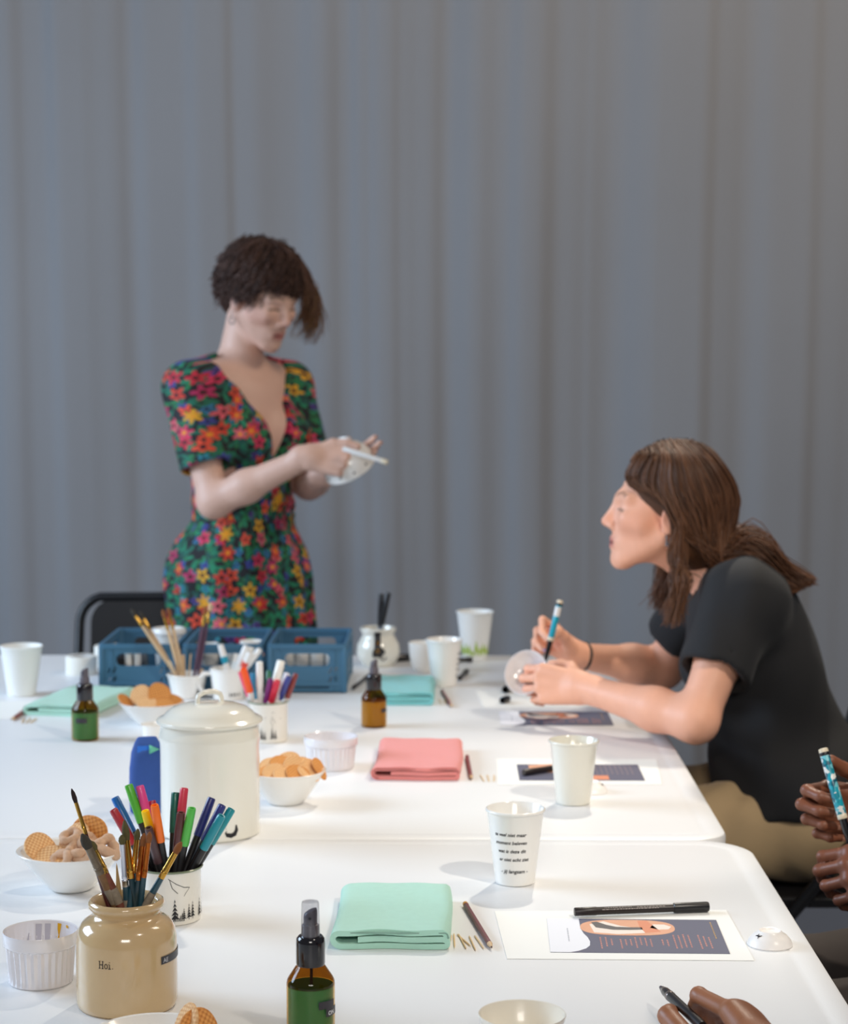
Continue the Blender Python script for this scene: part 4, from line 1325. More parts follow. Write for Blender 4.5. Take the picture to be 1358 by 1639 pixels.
obj('label_lettering', wrap(text('AE', .0068, 0, 'LEFT', .00012), JR + .0008, .0562, .93), mat('label_white', srgb(190, 190, 195), .6), jar, label='pale raised letters', angle=0)

# ---- brushes: handle, ferrule and bristles, built along +z
def brush(label, a, b, handle, ferrule, bristle, r=.0028, fl=.026, bl=.013, group=None, paint=None, flat=False, taper=True):
    L = (Vector(b) - Vector(a)).length
    t = thing('paint_brush', label, 'paint brush', (0, 0, 0), 0, group)
    hl = L - fl - bl
    obj('handle', lathe([(0, 0), (r * .55, .001), (r * .8, hl * .15), (r * 1.25, hl * .6), (r * 1.15, hl * .85), (r * .98, hl)], 12), handle, t)
    fx = .55 if flat else 1.0
    fer = lathe([(r * 1.05, hl - .002), (r * 1.08, hl + .004), (r * 1.16, hl + .0045), (r * 1.16, hl + .0055), (r * 1.04, hl + .006), (r * 1.10, hl + .009), (r * 1.02, hl + .010), (r * .95, hl + fl)], 14)
    obj('ferrule', fer, ferrule, t)
    br = lathe([(r * .9, hl + fl - .001), (r * 1.25, hl + fl + bl * .3), (r * 1.05, hl + fl + bl * .65), (r * .35, hl + fl + bl * .95), (0, L)], 12)
    obj('bristles', br, bristle, t)
    if paint:
        obj('paint_crust', lathe([(r * 1.20, hl * .74), (r * 1.27, hl * .76), (r * 1.24, hl * .84), (r * 1.14, hl * .86)], 12), paint, t)
    orient(t, a, b)
    return t
M_wood = mat('raw_wood', srgb(205, 165, 105), .6, var=.35, vscale=90)
M_wood_pale = mat('pale_wood', srgb(222, 190, 150), .65, var=.2, vscale=60)
M_maroon = mat('maroon_lacquer', srgb(72, 22, 28), .25, coat=.5)
M_teal_l = mat('petrol_lacquer', srgb(38, 80, 96), .3, coat=.4, var=.25, vscale=120)
M_dteal = mat('dark_petrol_lacquer', srgb(22, 52, 60), .3, coat=.4)
M_used_wood = mat('used_wood', srgb(150, 110, 70), .6, var=.6, vscale=150)
M_olive = mat('bristle_olive', srgb(98, 90, 52), .9, bump=.5, bscale=900, var=.4, vscale=200)
M_br_dark = mat('bristle_dark', srgb(62, 58, 50), .9, bump=.5, bscale=900)
M_br_brown = mat('bristle_brown', srgb(140, 85, 45), .9, bump=.5, bscale=900)
M_br_black = mat('bristle_black', srgb(40, 26, 26), .9)
M_splash = mat('silver_splattered', srgb(140, 125, 105), .4, metal=.5, var=.5, vscale=220)
M_crust = mat('paint_crust', srgb(165, 150, 130), .8, var=.5, vscale=300)
GB = 'used brushes in the stoneware jar'
for lb, a, b, hm, fm, bm_, r, fl, bl, pc in (
    ('tallest brush in the stoneware jar, thin, maroon with black tip', (-.3339, 2.117, .752), (-.4010, 2.117, .9774), M_maroon, M_brass, M_br_black, .0022, .034, .016, None),
    ('thick brush with dark round bristles leaning left in the stoneware jar', (-.3147, 2.1358, .752), (-.3883, 2.105, .931), M_used_wood, M_splash, M_br_dark, .0046, .030, .018, M_crust),
    ('thick wooden brush with paint-spattered reddish handle beside the dark-bristled one', (-.3073, 2.1217, .752), (-.3820, 2.114, .9214), mat('spattered_red_wood', srgb(140, 75, 55), .5, var=.6, vscale=160), M_brass, M_olive, .0044, .026, .012, M_crust),
    ('brush with bright white ferrule and blue handle end in the stoneware jar', (-.3384, 2.1271, .752), (-.3464, 2.111, .9284), M_teal_l, M_silver, M_olive, .0033, .046, .010, M_crust),
    ('petrol handled brush with long orange-gold ferrule and olive tip', (-.3221, 2.1129, .752), (-.3450, 2.120, .9426), M_dteal, M_brass, M_olive, .0034, .040, .022, None),
    ('small brush with short olive tip behind the copper ones', (-.3488, 2.1044, .752), (-.3311, 2.125, .9319), M_teal_l, M_brass, M_olive, .0030, .034, .012, None),
    ('left of the two copper-ferruled brushes with brown tips in the stoneware jar', (-.3463, 2.117, .752), (-.3231, 2.117, .929), M_dteal, M_copper, M_br_brown, .0032, .036, .014, None),
    ('right of the two copper-ferruled brushes with brown tips in the stoneware jar', (-.3431, 2.1295, .752), (-.3159, 2.109, .9323), M_teal_l, M_copper, M_br_brown, .0029, .038, .012, None),
    ('blue handled brush with gold ferrule leaning right in the stoneware jar', (-.3778, 2.1209, .752), (-.2825, 2.115, .920), M_teal_l, M_brass, M_br_brown, .0034, .030, .014, M_crust),
):
    brush(lb, a, b, hm, fm, bm_, r, fl, bl, GB, pc)
sk_ = obj('wooden_stick', lathe([(0, 0), (.0026, .0), (.0028, .12), (.0008, .142), (0, .146)], 10), M_wood)
tag(sk_, 'sharpened pale wooden stick among the brushes in the stoneware jar', 'stick'); orient(sk_, (-.3396, 2.0965, .752), (-.3554, 2.127, .897))

# ---- enamel mugs
M_enamel = mat('enamel_cream', srgb(232, 226, 214), .18, coat=.5)
M_rim = mat('enamel_rim_green', srgb(120, 130, 104), .25, coat=.4)
def fir(x, y, h, w_):
    P = [(x, y + h)]
    k = 5
    for i in range(1, k + 1):
        t = i / k
        P += [(x + w_ * t, y + h * (1 - t) + h * .06), (x + w_ * t * .5, y + h * (1 - t) + h * .09)]
    P2 = [(2 * x - p[0], p[1]) for p in reversed(P[1:])]
    V, Fc = [], []
    for i in range(k):
        t0 = i / k; o = len(V)
        V += [(x, y + h * (1 - t0 * .9), 0), (x + w_ * (i + 1) / k, y + h * (1 - (i + 1) / k) + h * .03, 0), (x, y + h * (1 - (i + 1) / k) + h * .07, 0), (x - w_ * (i + 1) / k * .9, y + h * (1 - (i + 1) / k), 0)]
        Fc += [(o, o + 1, o + 2), (o, o + 2, o + 3)]
    o = len(V)
    V += [(x - .0004, y - .002, 0), (x + .0004, y - .002, 0), (x + .0004, y + h * .2, 0), (x - .0004, y + h * .2, 0)]; Fc.append((o, o + 1, o + 2, o + 3))
    return V, Fc
def enamel_mug(label, x, y, R, h, prints):
    t = thing('mug', label, 'mug', (x, y, TZ))
    p = [(0, .002), (R * .88, .002), (R * .9, 0), (R * .93, .001), (R * .935, .004), (R * .925, .006), (R * .95, .008), (R * .955, h * .5), (R * .96, h * .93), (R * .995, h * .965)]
    p2 = [(R * .93, h * .95), (R * .925, h * .5), (R * .92, .006), (0, .005)]
    obj('mug_body', lathe(p + [(R * .96, h * .975)] + p2, 64), M_enamel, t)
    obj('rim', lathe([(R * .985, h * .955), (R * 1.02, h * .965), (R * 1.03, h * .985), (R * 1.005, h), (R * .965, h * .985), (R * .95, h * .965)], 64), M_rim, t, label='grey-green rolled rim')
    obj('handle', tube([(0, R * .93, h * .84), (0, R * 1.35, h * .82), (0, R * 1.62, h * .66), (0, R * 1.62, h * .42), (0, R * 1.35, h * .24), (0, R * .93, h * .20)], [.005, .0055, .006, .006, .0055, .005], 10), M_enamel, t)
    obj('print', wrap(cat(*prints), R * .957 + .0005, 0, 0), M_ink, t, label='black line print of fir trees', angle=0)
    return t
trees = []
for x, y, h, w_ in ((-.006, .008, .026, .006), (.006, .008, .014, .0035), (.013, .0085, .018, .004), (.019, .009, .020, .0042), (-.03, .008, .020, .005), (.034, .008, .022, .005), (.044, .008, .016, .004)):
    trees.append(fir(x + .016, y, h, w_))
for i in range(7):
    trees.append(flat_stroke([(.008 + i * .0022, .006), (.009 + i * .0022, .010 + .003 * (i % 3))], .0005))
branch = [flat_stroke([(.002, .060), (.012, .053), (.022, .048), (.030, .047)], .00035), flat_stroke([(.004, .058), (.007, .048), (.014, .041)], .00035), flat_stroke([(.030, .047), (.025, .041), (.022, .037)], .00025)]
enamel_mug('cream enamel mug of black felt pens with coloured caps, printed with firs', -.342, 2.454, .0395, .0685, trees + branch)
house = [flat_stroke([(-.004, .046), (.012, .058), (.028, .044)], .0003), flat_stroke([(.010, .05), (.008, .040), (.012, .032)], .0003), flat_stroke([(.012, .046), (.016, .038)], .0003)]
enamel_mug('cream enamel mug of bright markers behind the canister, printed with firs', -.324, 3.637, .0375, .075, [fir(-.010, .008, .022, .005), fir(-.004, .008, .016, .004), fir(.010, .009, .022, .005), fir(.016, .009, .018, .004), fir(-.03, .008, .02, .005)] + house)

# ---- felt pens and markers, built along +z: barrel, cap
M_barrel = mat('pen_barrel_black', srgb(30, 27, 28), .35, coat=.1)
def felt_pen(label, a, b, capm, bodym=M_barrel, r=.0053, cl=.050, group=None, cat_='felt pen', nm='felt_pen'):
    L = (Vector(b) - Vector(a)).length
    t = thing(nm, label, cat_, (0, 0, 0), 0, group)
    obj('barrel', lathe([(0, 0), (r * .8, .0), (r * .92, .002), (r * .92, L - cl + .004), (0, L - cl + .004)], 18), bodym, t)
    obj('cap', lathe([(r * .93, L - cl), (r * 1.06, L - cl), (r * 1.08, L - cl * .5), (r * 1.0, L - .0018), (r * .88, L), (r * .55, L - .0002), (r * .5, L - .003), (0, L - .003)], 18), capm, t)
    orient(t, a, b)
    return t
G1 = 'felt pens in the near enamel mug'
PENS_LIST = (
    ('blue-capped felt pen leaning farthest left but one in the near mug', (-0.4159, 2.484, 0.8868), (-0.3383, 2.448, 0.7465), (25, 105, 185)),
    ('dark red-capped felt pen leaning farthest left in the near mug', (-0.4123, 2.449, 0.8792), (-0.3385, 2.455, 0.7465), (165, 28, 42)),
    ('grass green-capped felt pen standing tall at the left of the near mug', (-0.3956, 2.466, 0.9069), (-0.3393, 2.4516, 0.7465), (80, 175, 50)),
    ('pink-capped felt pen standing tall beside the green one in the near mug', (-0.3815, 2.466, 0.9055), (-0.34, 2.4516, 0.7465), (220, 70, 140)),
    ('crimson-capped felt pen half hidden behind the orange one in the near mug', (-0.368, 2.474, 0.8849), (-0.3407, 2.45, 0.7465), (165, 30, 65)),
    ('yellow-capped felt pen in the near mug', (-0.3701, 2.434, 0.8813), (-0.3406, 2.458, 0.7465), (250, 205, 10)),
    ('orange-capped felt pen at the front of the near mug', (-0.3569, 2.424, 0.8905), (-0.3413, 2.46, 0.7465), (245, 115, 25)),
    ('dark green-capped felt pen behind the rose red one in the near mug', (-0.3377, 2.474, 0.8955), (-0.3422, 2.45, 0.7465), (10, 95, 80)),
    ('rose red-capped felt pen standing tall in the near mug', (-0.3259, 2.469, 0.9022), (-0.3428, 2.451, 0.7465), (210, 60, 80)),
    ('dark brown-capped felt pen standing upright in the near mug', (-0.3267, 2.442, 0.8775), (-0.3428, 2.4564, 0.7465), (85, 45, 45)),
    ('bright green-capped felt pen standing upright at the right of the near mug', (-0.3126, 2.439, 0.8838), (-0.3435, 2.457, 0.7465), (85, 185, 75)),
    ('navy-capped felt pen leaning right at the back of the near mug', (-0.292, 2.474, 0.8886), (-0.3445, 2.45, 0.7465), (40, 45, 110)),
    ('navy-capped felt pen leaning far right between the teal ones in the near mug', (-0.2772, 2.459, 0.8828), (-0.3452, 2.453, 0.7465), (40, 45, 120)),
    ('teal-capped felt pen farthest right, behind the navy one in the near mug', (-0.266, 2.464, 0.8768), (-0.3458, 2.452, 0.7465), (25, 140, 150)),
    ('teal-capped felt pen leaning right at the front of the near mug', (-0.2754, 2.436, 0.8748), (-0.3453, 2.4576, 0.7465), (25, 140, 155)),
    ('brown felt pen with a pale end at the front of the near mug', (-0.3647, 2.424, 0.8622), (-0.3409, 2.46, 0.7465), (75, 48, 50)),
)
for lb, b, a, rgb in PENS_LIST:
    felt_pen(lb, a, b, colmat(rgb), group=G1)
G2 = 'markers in the far enamel mug'
M_white_pl = mat('white_pen_plastic', srgb(238, 236, 232), .3, coat=.3)
for lb, b, a, rgb, bm_, r in (
    ('orange-capped marker leaning left in the far enamel mug', (-.3676, 3.616, .876), (-.3364, 3.6577, .747), (250, 90, 15), M_white_pl, .006),
    ('pink-capped marker behind the orange one in the far enamel mug', (-.3739, 3.628, .8684), (-.3355, 3.6487, .747), (235, 85, 125), M_white_pl, .005),
    ('blue-capped marker in the far enamel mug, next to the orange one', (-.3528, 3.646, .8633), (-.3379, 3.6199, .747), (25, 130, 170), M_white_pl, .005),
    ('tall white marker rising in the middle of the far enamel mug', (-.3389, 3.626, .8871), (-.3393, 3.6465, .747), (240, 238, 232), M_white_pl, .0062),
    ('purple-capped marker in the far enamel mug', (-.3182, 3.621, .8558), (-.3416, 3.6537, .747), (125, 30, 115), M_white_pl, .0055),
    ('crimson-capped marker at the front of the far enamel mug', (-.3049, 3.611, .8551), (-.3374, 3.6571, .747), (210, 30, 60), M_white_pl, .006),
    ('thick white marker leaning right at the back of the far enamel mug', (-.3012, 3.651, .8857), (-.3332, 3.6127, .747), (242, 240, 230), M_white_pl, .0075),
    ('white marker tilted right behind the navy one in the far enamel mug', (-.2886, 3.636, .8649), (-.3293, 3.636, .747), (236, 234, 240), M_white_pl, .0055),
    ('navy-capped marker leaning right in the far enamel mug', (-.2843, 3.624, .8599), (-.3327, 3.658, .747), (55, 65, 140), M_white_pl, .0055),
    ('brick-red marker leaning farthest right in the far enamel mug', (-.2727, 3.636, .8638), (-.315, 3.636, .747), (130, 50, 45), M_white_pl, .005),
    ('dark green-capped marker at the back of the far enamel mug', (-.3246, 3.656, .8664), (-.3236, 3.611, .747), (10, 95, 60), M_white_pl, .005),
):
    felt_pen(lb, a, b, colmat(rgb), bm_, r, .048, G2, 'marker', 'marker')

# ---- white mug with handle holding white markers, white mug of brushes
def nearer(q, d=.058): return (q[0] * (1 - d / 4.17), q[1] - d, q[2])
mw = thing('mug', 'white mug with a handle holding white markers before the blue crates', 'mug', nearer((-.455, 4.157, TZ)))
obj('mug_body', lathe(cup_profile(.0315, .0365, .062), 56), M_white_glaze, mw)
obj('handle', tube([(-.033, -.004, .052), (-.047, -.010, .053), (-.058, -.013, .044), (-.060, -.013, .030), (-.052, -.010, .016), (-.034, -.004, .010)], [.0045, .005, .005, .005, .0048, .0045], 10), M_white_glaze, mw)
obj('drawing', wrap(cat(*[flat_poly([(x, .005), (x + .004, .005), (x + .003, .011), (x + .001, .012)]) for x in (-.002, .004, .010, .018)]), .034 + .0004, .004, .25), M_ink, mw, label='small black drawing', angle=0)
G3 = 'white markers in the white mug'
for lb, b, a, band in (
    ('white marker with a teal band leaning left in the white mug', (-.4704, 4.157, .8515), (-.4411, 4.157, .752), (20, 150, 175)),
    ('short white marker in the middle of the white mug', (-.4377, 4.167, .8317), (-.4559, 4.1506, .752), (225, 235, 240)),
    ('tallest white marker leaning right in the white mug', (-.4157, 4.157, .8495), (-.4543, 4.157, .752), (235, 235, 235)),
    ('white marker behind the one with the red band in the white mug', (-.4051, 4.169, .8447), (-.4443, 4.1495, .752), (228, 228, 225)),
    ('white marker leaning farthest right in the white mug', (-.3866, 4.152, .8432), (-.4579, 4.1611, .752), (230, 230, 228)),
    ('white marker with a red band in the white mug', (-.4057, 4.142, .838), (-.446, 4.1674, .752), (225, 75, 60)),
):
    a, b = nearer(a), nearer(b)
    m_ = felt_pen(lb, a, b, M_white_pl, M_white_pl, .0062, .040, G3, 'marker', 'marker')
    L = (Vector(b) - Vector(a)).length
    obj('colour_band', lathe([(.0066, L * .62), (.0070, L * .62), (.0070, L * .62 + .014), (.0066, L * .62 + .014)], 16), colmat(band), m_)
mb = thing('mug', 'white mug of wooden brushes and sticks before the left blue crate', 'mug', nearer((-.5425, 4.172, TZ)))
obj('mug_body', lathe(cup_profile(.031, .0415, .048), 56), M_white_glaze, mb)
obj('drawing', wrap(cat(fir(.0, .0, .018, .006), fir(.008, .0, .012, .004)), .036 + .001, .006, .75), M_ink, mb, label='small black drawing', angle=0)
G4 = 'brushes in the white mug'
for lb, b, a, hm, bm_ in (
    ('wooden brush leaning farthest left in the white mug', (-.6605, 4.172, .9245), (-.5426, 4.172, .752), M_wood_pale, M_br_dark),
    ('wooden brush leaning left, second of the left pair in the white mug', (-.6432, 4.182, .9177), (-.5464, 4.169, .752), M_wood_pale, M_br_dark),
    ('wooden brush with brown tip, left of the middle pair in the white mug', (-.593, 4.167, .9241), (-.5482, 4.1734, .752), M_wood_pale, M_br_brown),
    ('wooden brush with brown tip, right of the middle pair in the white mug', (-.5814, 4.172, .9269), (-.5431, 4.172, .752), M_wood_pale, M_br_brown),
    ('plum handled brush with orange tip leaning right in the white mug', (-.5012, 4.172, .9314), (-.5338, 4.172, .752), mat('plum_lacquer', srgb(88, 58, 78), .35, coat=.3), M_br_brown),
    ('plum handled brush with pale golden tip leaning farthest right in the white mug', (-.4923, 4.182, .937), (-.526, 4.1694, .752), mat('plum_lacquer', (0, 0, 0, 1)), M_wood_pale),
):
    brush(lb, nearer(a), nearer(b), hm, M_brass, bm_, .0034, .024, .018, G4)
for lb, b, a in (('stubby wooden stick at the left in the white mug', (-.5788, 4.162, .8173), (-.5543, 4.1828, .752)), ('wooden stick at the front middle of the white mug', (-.5657, 4.172, .8237), (-.5638, 4.172, .752)),
                 ('tallest flat wooden stick before the plum brushes in the white mug', (-.5343, 4.172, .8305), (-.5415, 4.172, .752)), ('wooden stick behind the middle brushes in the white mug', (-.5535, 4.182, .8268), (-.5492, 4.1617, .752)),
                 ('short wooden stick at the right rim of the white mug', (-.5115, 4.184, .7972), (-.5420, 4.1564, .752))):
    a, b = nearer(a), nearer(b)
    L = (Vector(b) - Vector(a)).length
    s_ = obj('wooden_stick', box(.010, .0022, L, (0, 0, L / 2), .001, 1), M_wood_pale)
    tag(s_, lb, 'stick', 'sticks in the white mug'); orient(s_, a, b)

# ---- lidded canister
cn = thing('canister', 'big cream enamel canister with a domed lid, printed with a black tail', 'canister', (-.3465, 2.916, TZ))
CR = .0735
obj('canister_body', lathe([(0, .003), (CR * .955, .003), (CR * .975, 0), (CR, .002), (CR, .006), (CR * .994, .010), (CR * .994, .125), (CR * 1.0, .135), (CR * 1.018, .142), (CR * 1.018, .147), (CR * .995, .153), (CR * .985, .160), (CR * .985, .165), (CR * .94, .165), (CR * .94, .01), (0, .008)], 88), M_cream_glaze, cn)
lid = obj('lid', lathe([(0, .195), (.020, .1945), (.040, .1915), (.056, .1860), (.064, .1800), (.0685, .1745), (.0735, .1725), (.0770, .1705), (.0778, .1680), (.0770, .1655), (.0735, .1650), (0, .170)], 88), M_cream_glaze, cn)
hpts = [(-.0185, 0, .192), (-.0185, 0, .199), (-.0165, 0, .2055), (-.010, 0, .209), (0, 0, .2105), (.010, 0, .209), (.0165, 0, .2055), (.0185, 0, .199), (.0185, 0, .192)]
hpts = [(p[0] * .9, p[0] * .5, p[2]) for p in hpts]
obj('lid_handle', tube(hpts, .0038, 10), M_cream_glaze, lid)
obj('lid_rim', lathe([(.0762, .1650), (.0782, .1664), (.0786, .1680), (.0780, .1696), (.0765, .1690)], 88), M_cream_glaze, lid)
tail = [( -.014, .006), (-.011, .003), (-.005, .0015), (.001, .0035), (.004, .009), (.0035, .0165)]
obj('print', wrap(cat(flat_stroke(tail, [.0008, .0030, .0034, .0034, .0028, .0010]), flat_stroke([(-.014, .006), (-.0115, .009)], [.0010, .0004]), flat_stroke([(-.013, .0115), (-.0122, .0128)], .0003)), CR * .994 + .0006, .008, .60), M_ink, cn, label='black curled tail print', angle=0)

# ---- blue pouch behind the canister
M_blue = mat('blue_canvas', srgb(58, 92, 165), .85, bump=.4, bscale=700, var=.2, vscale=60)
po = thing('pouch', 'blue canvas pencil pouch standing behind the lidded canister', 'pouch', (-.459, 3.045, TZ), .25)
V, Fc = [], []
rings = []
for z, sx, sy in ((0, .024, .015), (.003, .027, .018), (.03, .0285, .019), (.07, .0275, .017), (.095, .0245, .013), (.108, .020, .008), (.1165, .0155, .004), (.1185, .013, .0015)):
    pts = []
    for i in range(24):
        a = 2 * PI * i / 24
        e = .75
        pts.append((math.copysign(abs(math.cos(a)) ** e, math.cos(a)) * sx, math.copysign(abs(math.sin(a)) ** e, math.sin(a)) * sy, z))
    rings.append(list(range(len(V), len(V) + 24))); V += pts
for A, B in zip(rings, rings[1:]):
    for i in range(24): Fc.append((A[i], A[(i + 1) % 24], B[(i + 1) % 24], B[i]))
Fc.append(tuple(rings[-1])); Fc.append(tuple(reversed(rings[0])))
obj('pouch_body', (V, Fc), M_blue, po, 60)
obj('woven_label', box(.020, .0015, .010, (-.006, -.0105, .101), .0004, 1), mat('blue_label', srgb(30, 105, 200), .6), po, label='bright blue woven label')
obj('zip_tab', ([(.002, -.0165, .108), (.002, -.0150, .094), (.018, -.013, .100), (.002, -.0145, .108), (.002, -.013, .094), (.018, -.011, .100)], [(0, 1, 2), (5, 4, 3), (0, 3, 4, 1), (1, 4, 5, 2), (2, 5, 3, 0)]), mat('mint_tab', srgb(110, 200, 165), .6), po, label='mint green tab', angle=0)

# ---- spray bottles
M_amber = thin_glass('amber_glass', (.46, .25, .03, 1), .03)
M_amber_low = thin_glass('amber_glass_over_liquid', (.86, .66, .34, 1), .02)
M_clear_cap = thin_glass('clear_plastic_cap', (.93, .93, .94, 1), .06, .12)
M_pump = mat('pump_grey', srgb(92, 86, 92), .4)
M_cap_black = mat('cap_black_gloss', srgb(22, 18, 22), .15, coat=.4)
M_liq_green = mat('liquid_green', (.05, .37, .37, 1), .3, var=.25, vscale=25)
M_liq_amber = mat('liquid_amber', (.50, .32, .05, 1), .25, var=.35, vscale=30)
M_tape = mat('label_tape_dark', srgb(50, 46, 52), .45)
M_tape_w = mat('label_letter_white', srgb(215, 215, 215), .6)
def spray(label, x, y, s, liq, clear, fill, rz=0.0, lab=None):
    t = thing('spray_bottle', label, 'spray bottle', (x, y, TZ), rz)
    S = lambda P: [(r * s, z * s) for r, z in P]
    R = .0250
    prof = [(0, .0015), (R * .8, .0015), (R * .9, 0), (R * .97, .001), (R, .004), (R, .0545), (R * .985, .0580), (R * .93, .0610), (R * .60, .0735), (R * .54, .0755), (R * .54, .083)]
    fz = min(fill, .0545)
    obj('glass_body', lathe(S([q for q in prof if q[1] < fz - .001] + [(R, fz)]), 56), M_amber_low, t, label='amber glass')
    obj('glass_shoulder', lathe(S([(R, fz)] + [q for q in prof if q[1] > fz + .0004]), 56), M_amber, t, label='dark amber empty shoulder')
    lq = [(0, .0035), (R * .88, .0035), (R * .93, .006), (R * .94, min(fill, .0545)), (0, min(fill, .0545))]
    obj('liquid', lathe(S(lq), 48), liq, t, label='green liquid' if liq is M_liq_green else 'amber liquid')
    obj('dip_tube', tube([(0, 0, .006 * s), (.001, 0, .078 * s)], .0016 * s, 8), M_pump, t)
    obj('screw_cap', lathe(S([(R * .50, .0745), (R * .585, .0745), (R * .605, .0765), (R * .600, .0985), (R * .575, .1025), (R * .50, .1045), (0, .1045)]), 48), M_cap_black, t)
    obj('pump_collar', lathe(S([(0, .1040), (R * .37, .1040), (R * .37, .1150), (R * .345, .1165), (R * .30, .117), (0, .117)]), 32), M_pump, t)
    hd = lathe(S([(0, .116), (R * .275, .116), (R * .285, .118), (R * .285, .1275), (R * .255, .1305), (R * .14, .1318), (0, .1320)]), 28)
    hd = ([(p[0], p[1], p[2] + (.0035 * s * (p[0] / (R * .285 * s)) if p[2] > .122 * s else 0)) for p in hd[0]], hd[1])
    pu = obj('pump_head', hd, M_pump, t)
    obj('nozzle', tube([(.0 * s, -R * .26 * s, .1245 * s), (0, -R * .31 * s, .1245 * s)], .0016 * s, 8), M_black_plastic, pu)
    if clear:
        obj('clear_cap', lathe(S([(R * .40, .1045), (R * .395, .112), (R * .365, .1385), (R * .34, .1405), (0, .1408), (0, .1402), (R * .33, .1397), (R * .355, .138), (R * .385, .112), (R * .388, .1045)]), 40), M_clear_cap, t)
    if lab:
        for nm_, x0, x1, y0, y1, th in lab:
            obj('label_tape', wrap(tape_strip(x0, x1, y0, y1), R * s + .0004, 0, th), M_tape, t, label='black embossed label tape', angle=0)
    return t
nb_ = spray('largest amber spray bottle of green liquid at the front, with a clear cap', -.138, 2.022, 1.0, M_liq_green, True, .0535, 0,
            [('a', 0, .022, .0335, .0415, .40), ('b', 0, .020, .0245, .0335, .74)])
obj('label_lettering', wrap(text('ON', .0062, 0, 'LEFT', .0002), .0250 + .0008, .0262, .84), M_tape_w, nb_, label='white raised letters', angle=0)
spray('small amber spray bottle of amber liquid in the middle of the far table', -.1345, 3.780, .97, M_liq_amber, False, .052, .3, [('a', 0, .018, .030, .0365, .35)])
spray('small amber spray bottle of green liquid before the folded mint cloth at left', -.6625, 3.640, 1.0, M_liq_green, False, .0525, -.2, [('a', 0, .022, .0345, .0435, -.35)])

# ---- folded cloths
def cloth_mat(nm, rgb):
    return mat(nm, srgb(*rgb), .95, bump=.7, bscale=1500, var=.10, vscale=90, sheen=.3)
def folded_cloth(label, x, y, w_, d_, h_, material, rz=0.0, curl=True, seed=1):
    th = h_ / 3.35
    hw = w_ / 2
    r = h_ / 3.0 / 2
    P = []
    zb, zm, zt = th * .5, h_ * .5, h_ - th * .5
    def run(x0, x1, z, n=14, dz=0): return [(x0 + (x1 - x0) * i / n, z + dz * math.sin(PI * i / n)) for i in range(n + 1)]
    def turn(xc, z0, z1, sgn, n=8):
        return [(xc + sgn * (z1 - z0) / 2 * 1.25 * math.sin(PI * i / n), (z0 + z1) / 2 - (z1 - z0) / 2 * math.cos(PI * i / n)) for i in range(1, n)]
    P += run(-hw * .80, hw * .93, zb) + turn(hw * .93, zb, zm, 1) + run(hw * .93, -hw * .62, zm)
    P2 = run(-hw * .92, hw * .95, zt) 
    # the top sheet wraps round the left edge down to the table
    left = turn(-hw * .92, zb, zt, -1, 10)
    P3 = [(-hw * .60, zb)] + [(-hw * .75, zb), (-hw * .92, zb)] + left + P2 + [(hw * .99, zt - th * .25), (hw * 1.01, zt - th * .9)]
    def ribbon(path):
        V, Fc = [], []
        ny = 12; n = len(path)
        for j in range(ny + 1):
            yy = -d_ / 2 + d_ * j / ny
            for side in (0, 1):
                for i, p in enumerate(path):
                    a = path[max(i - 1, 0)]; b = path[min(i + 1, n - 1)]
                    dx, dz = b[0] - a[0], b[1] - a[1]; l = math.hypot(dx, dz) or 1
                    o = (th * .48) * (1 if side else -1)
                    wob = .0009 * math.sin(p[0] * 90 + yy * 40 + seed) * (p[1] / h_)
                    sk = .004 * math.sin(yy * 18 + seed) * (p[1] / h_)
                    V.append((p[0] - dz / l * o + sk, yy + .002 * math.sin(p[0] * 60 + seed * 2) * (1 if j in (0, ny) else 0), max(p[1] + dx / l * o + wob, .0003)))
        q = 2 * n
        for j in range(ny):
            for i in range(n - 1):
                a = j * q + i
                Fc.append((a, a + 1, a + q + 1, a + q)); Fc.append((a + n, a + n + q, a + n + q + 1, a + n + 1))
            for i in (0, n - 1):
                a = j * q + i; Fc.append((a, a + q, a + q + n, a + n))
        for j in (0, ny):
            for i in range(n - 1):
                a = j * q + i; Fc.append((a, a + n, a + n + 1, a + 1))
        return V, Fc
    t = thing('folded_cloth', label, 'cloth', (x, y, TZ), rz, 'folded microfibre cloths')
    obj('outer_fold', ribbon(P3), material, t, 50)
    obj('inner_fold', ribbon(P), material, t, 50)
    # stitched hem along the front edge
    hem = [(p[0], -d_ / 2 - .0006, p[1]) for p in P3[2:]]
    obj('stitched_hem', tube(hem, th * .16, 5), mat(material.name + '_hem', tuple(c * .45 for c in material.node_tree.nodes['Principled BSDF'].inputs['Base Color'].default_value[:3]) + (1,), .95), t, label='darker stitched edge')
    return t
M_mint = cloth_mat('mint_microfibre', (190, 240, 220))
M_teal = cloth_mat('teal_microfibre', (135, 216, 216))
M_pink = cloth_mat('coral_microfibre', (247, 150, 145))
folded_cloth('mint green folded cloth at the front, beside the near spray bottle', -.0605, 2.432, .130, .215, .0235, M_mint, .0, seed=1)
folded_cloth('coral pink folded cloth in the middle of the table', -.042, 3.415, .138, .26, .022, M_pink, -.03, seed=2)
folded_cloth('teal folded cloth behind the amber liquid spray bottle', -.083, 4.13, .115, .23, .026, M_teal, -.02, seed=3)
folded_cloth('mint green folded cloth at the left behind the small green spray bottle', -.735, 4.00, .135, .24, .022, M_mint, -.22, seed=4)

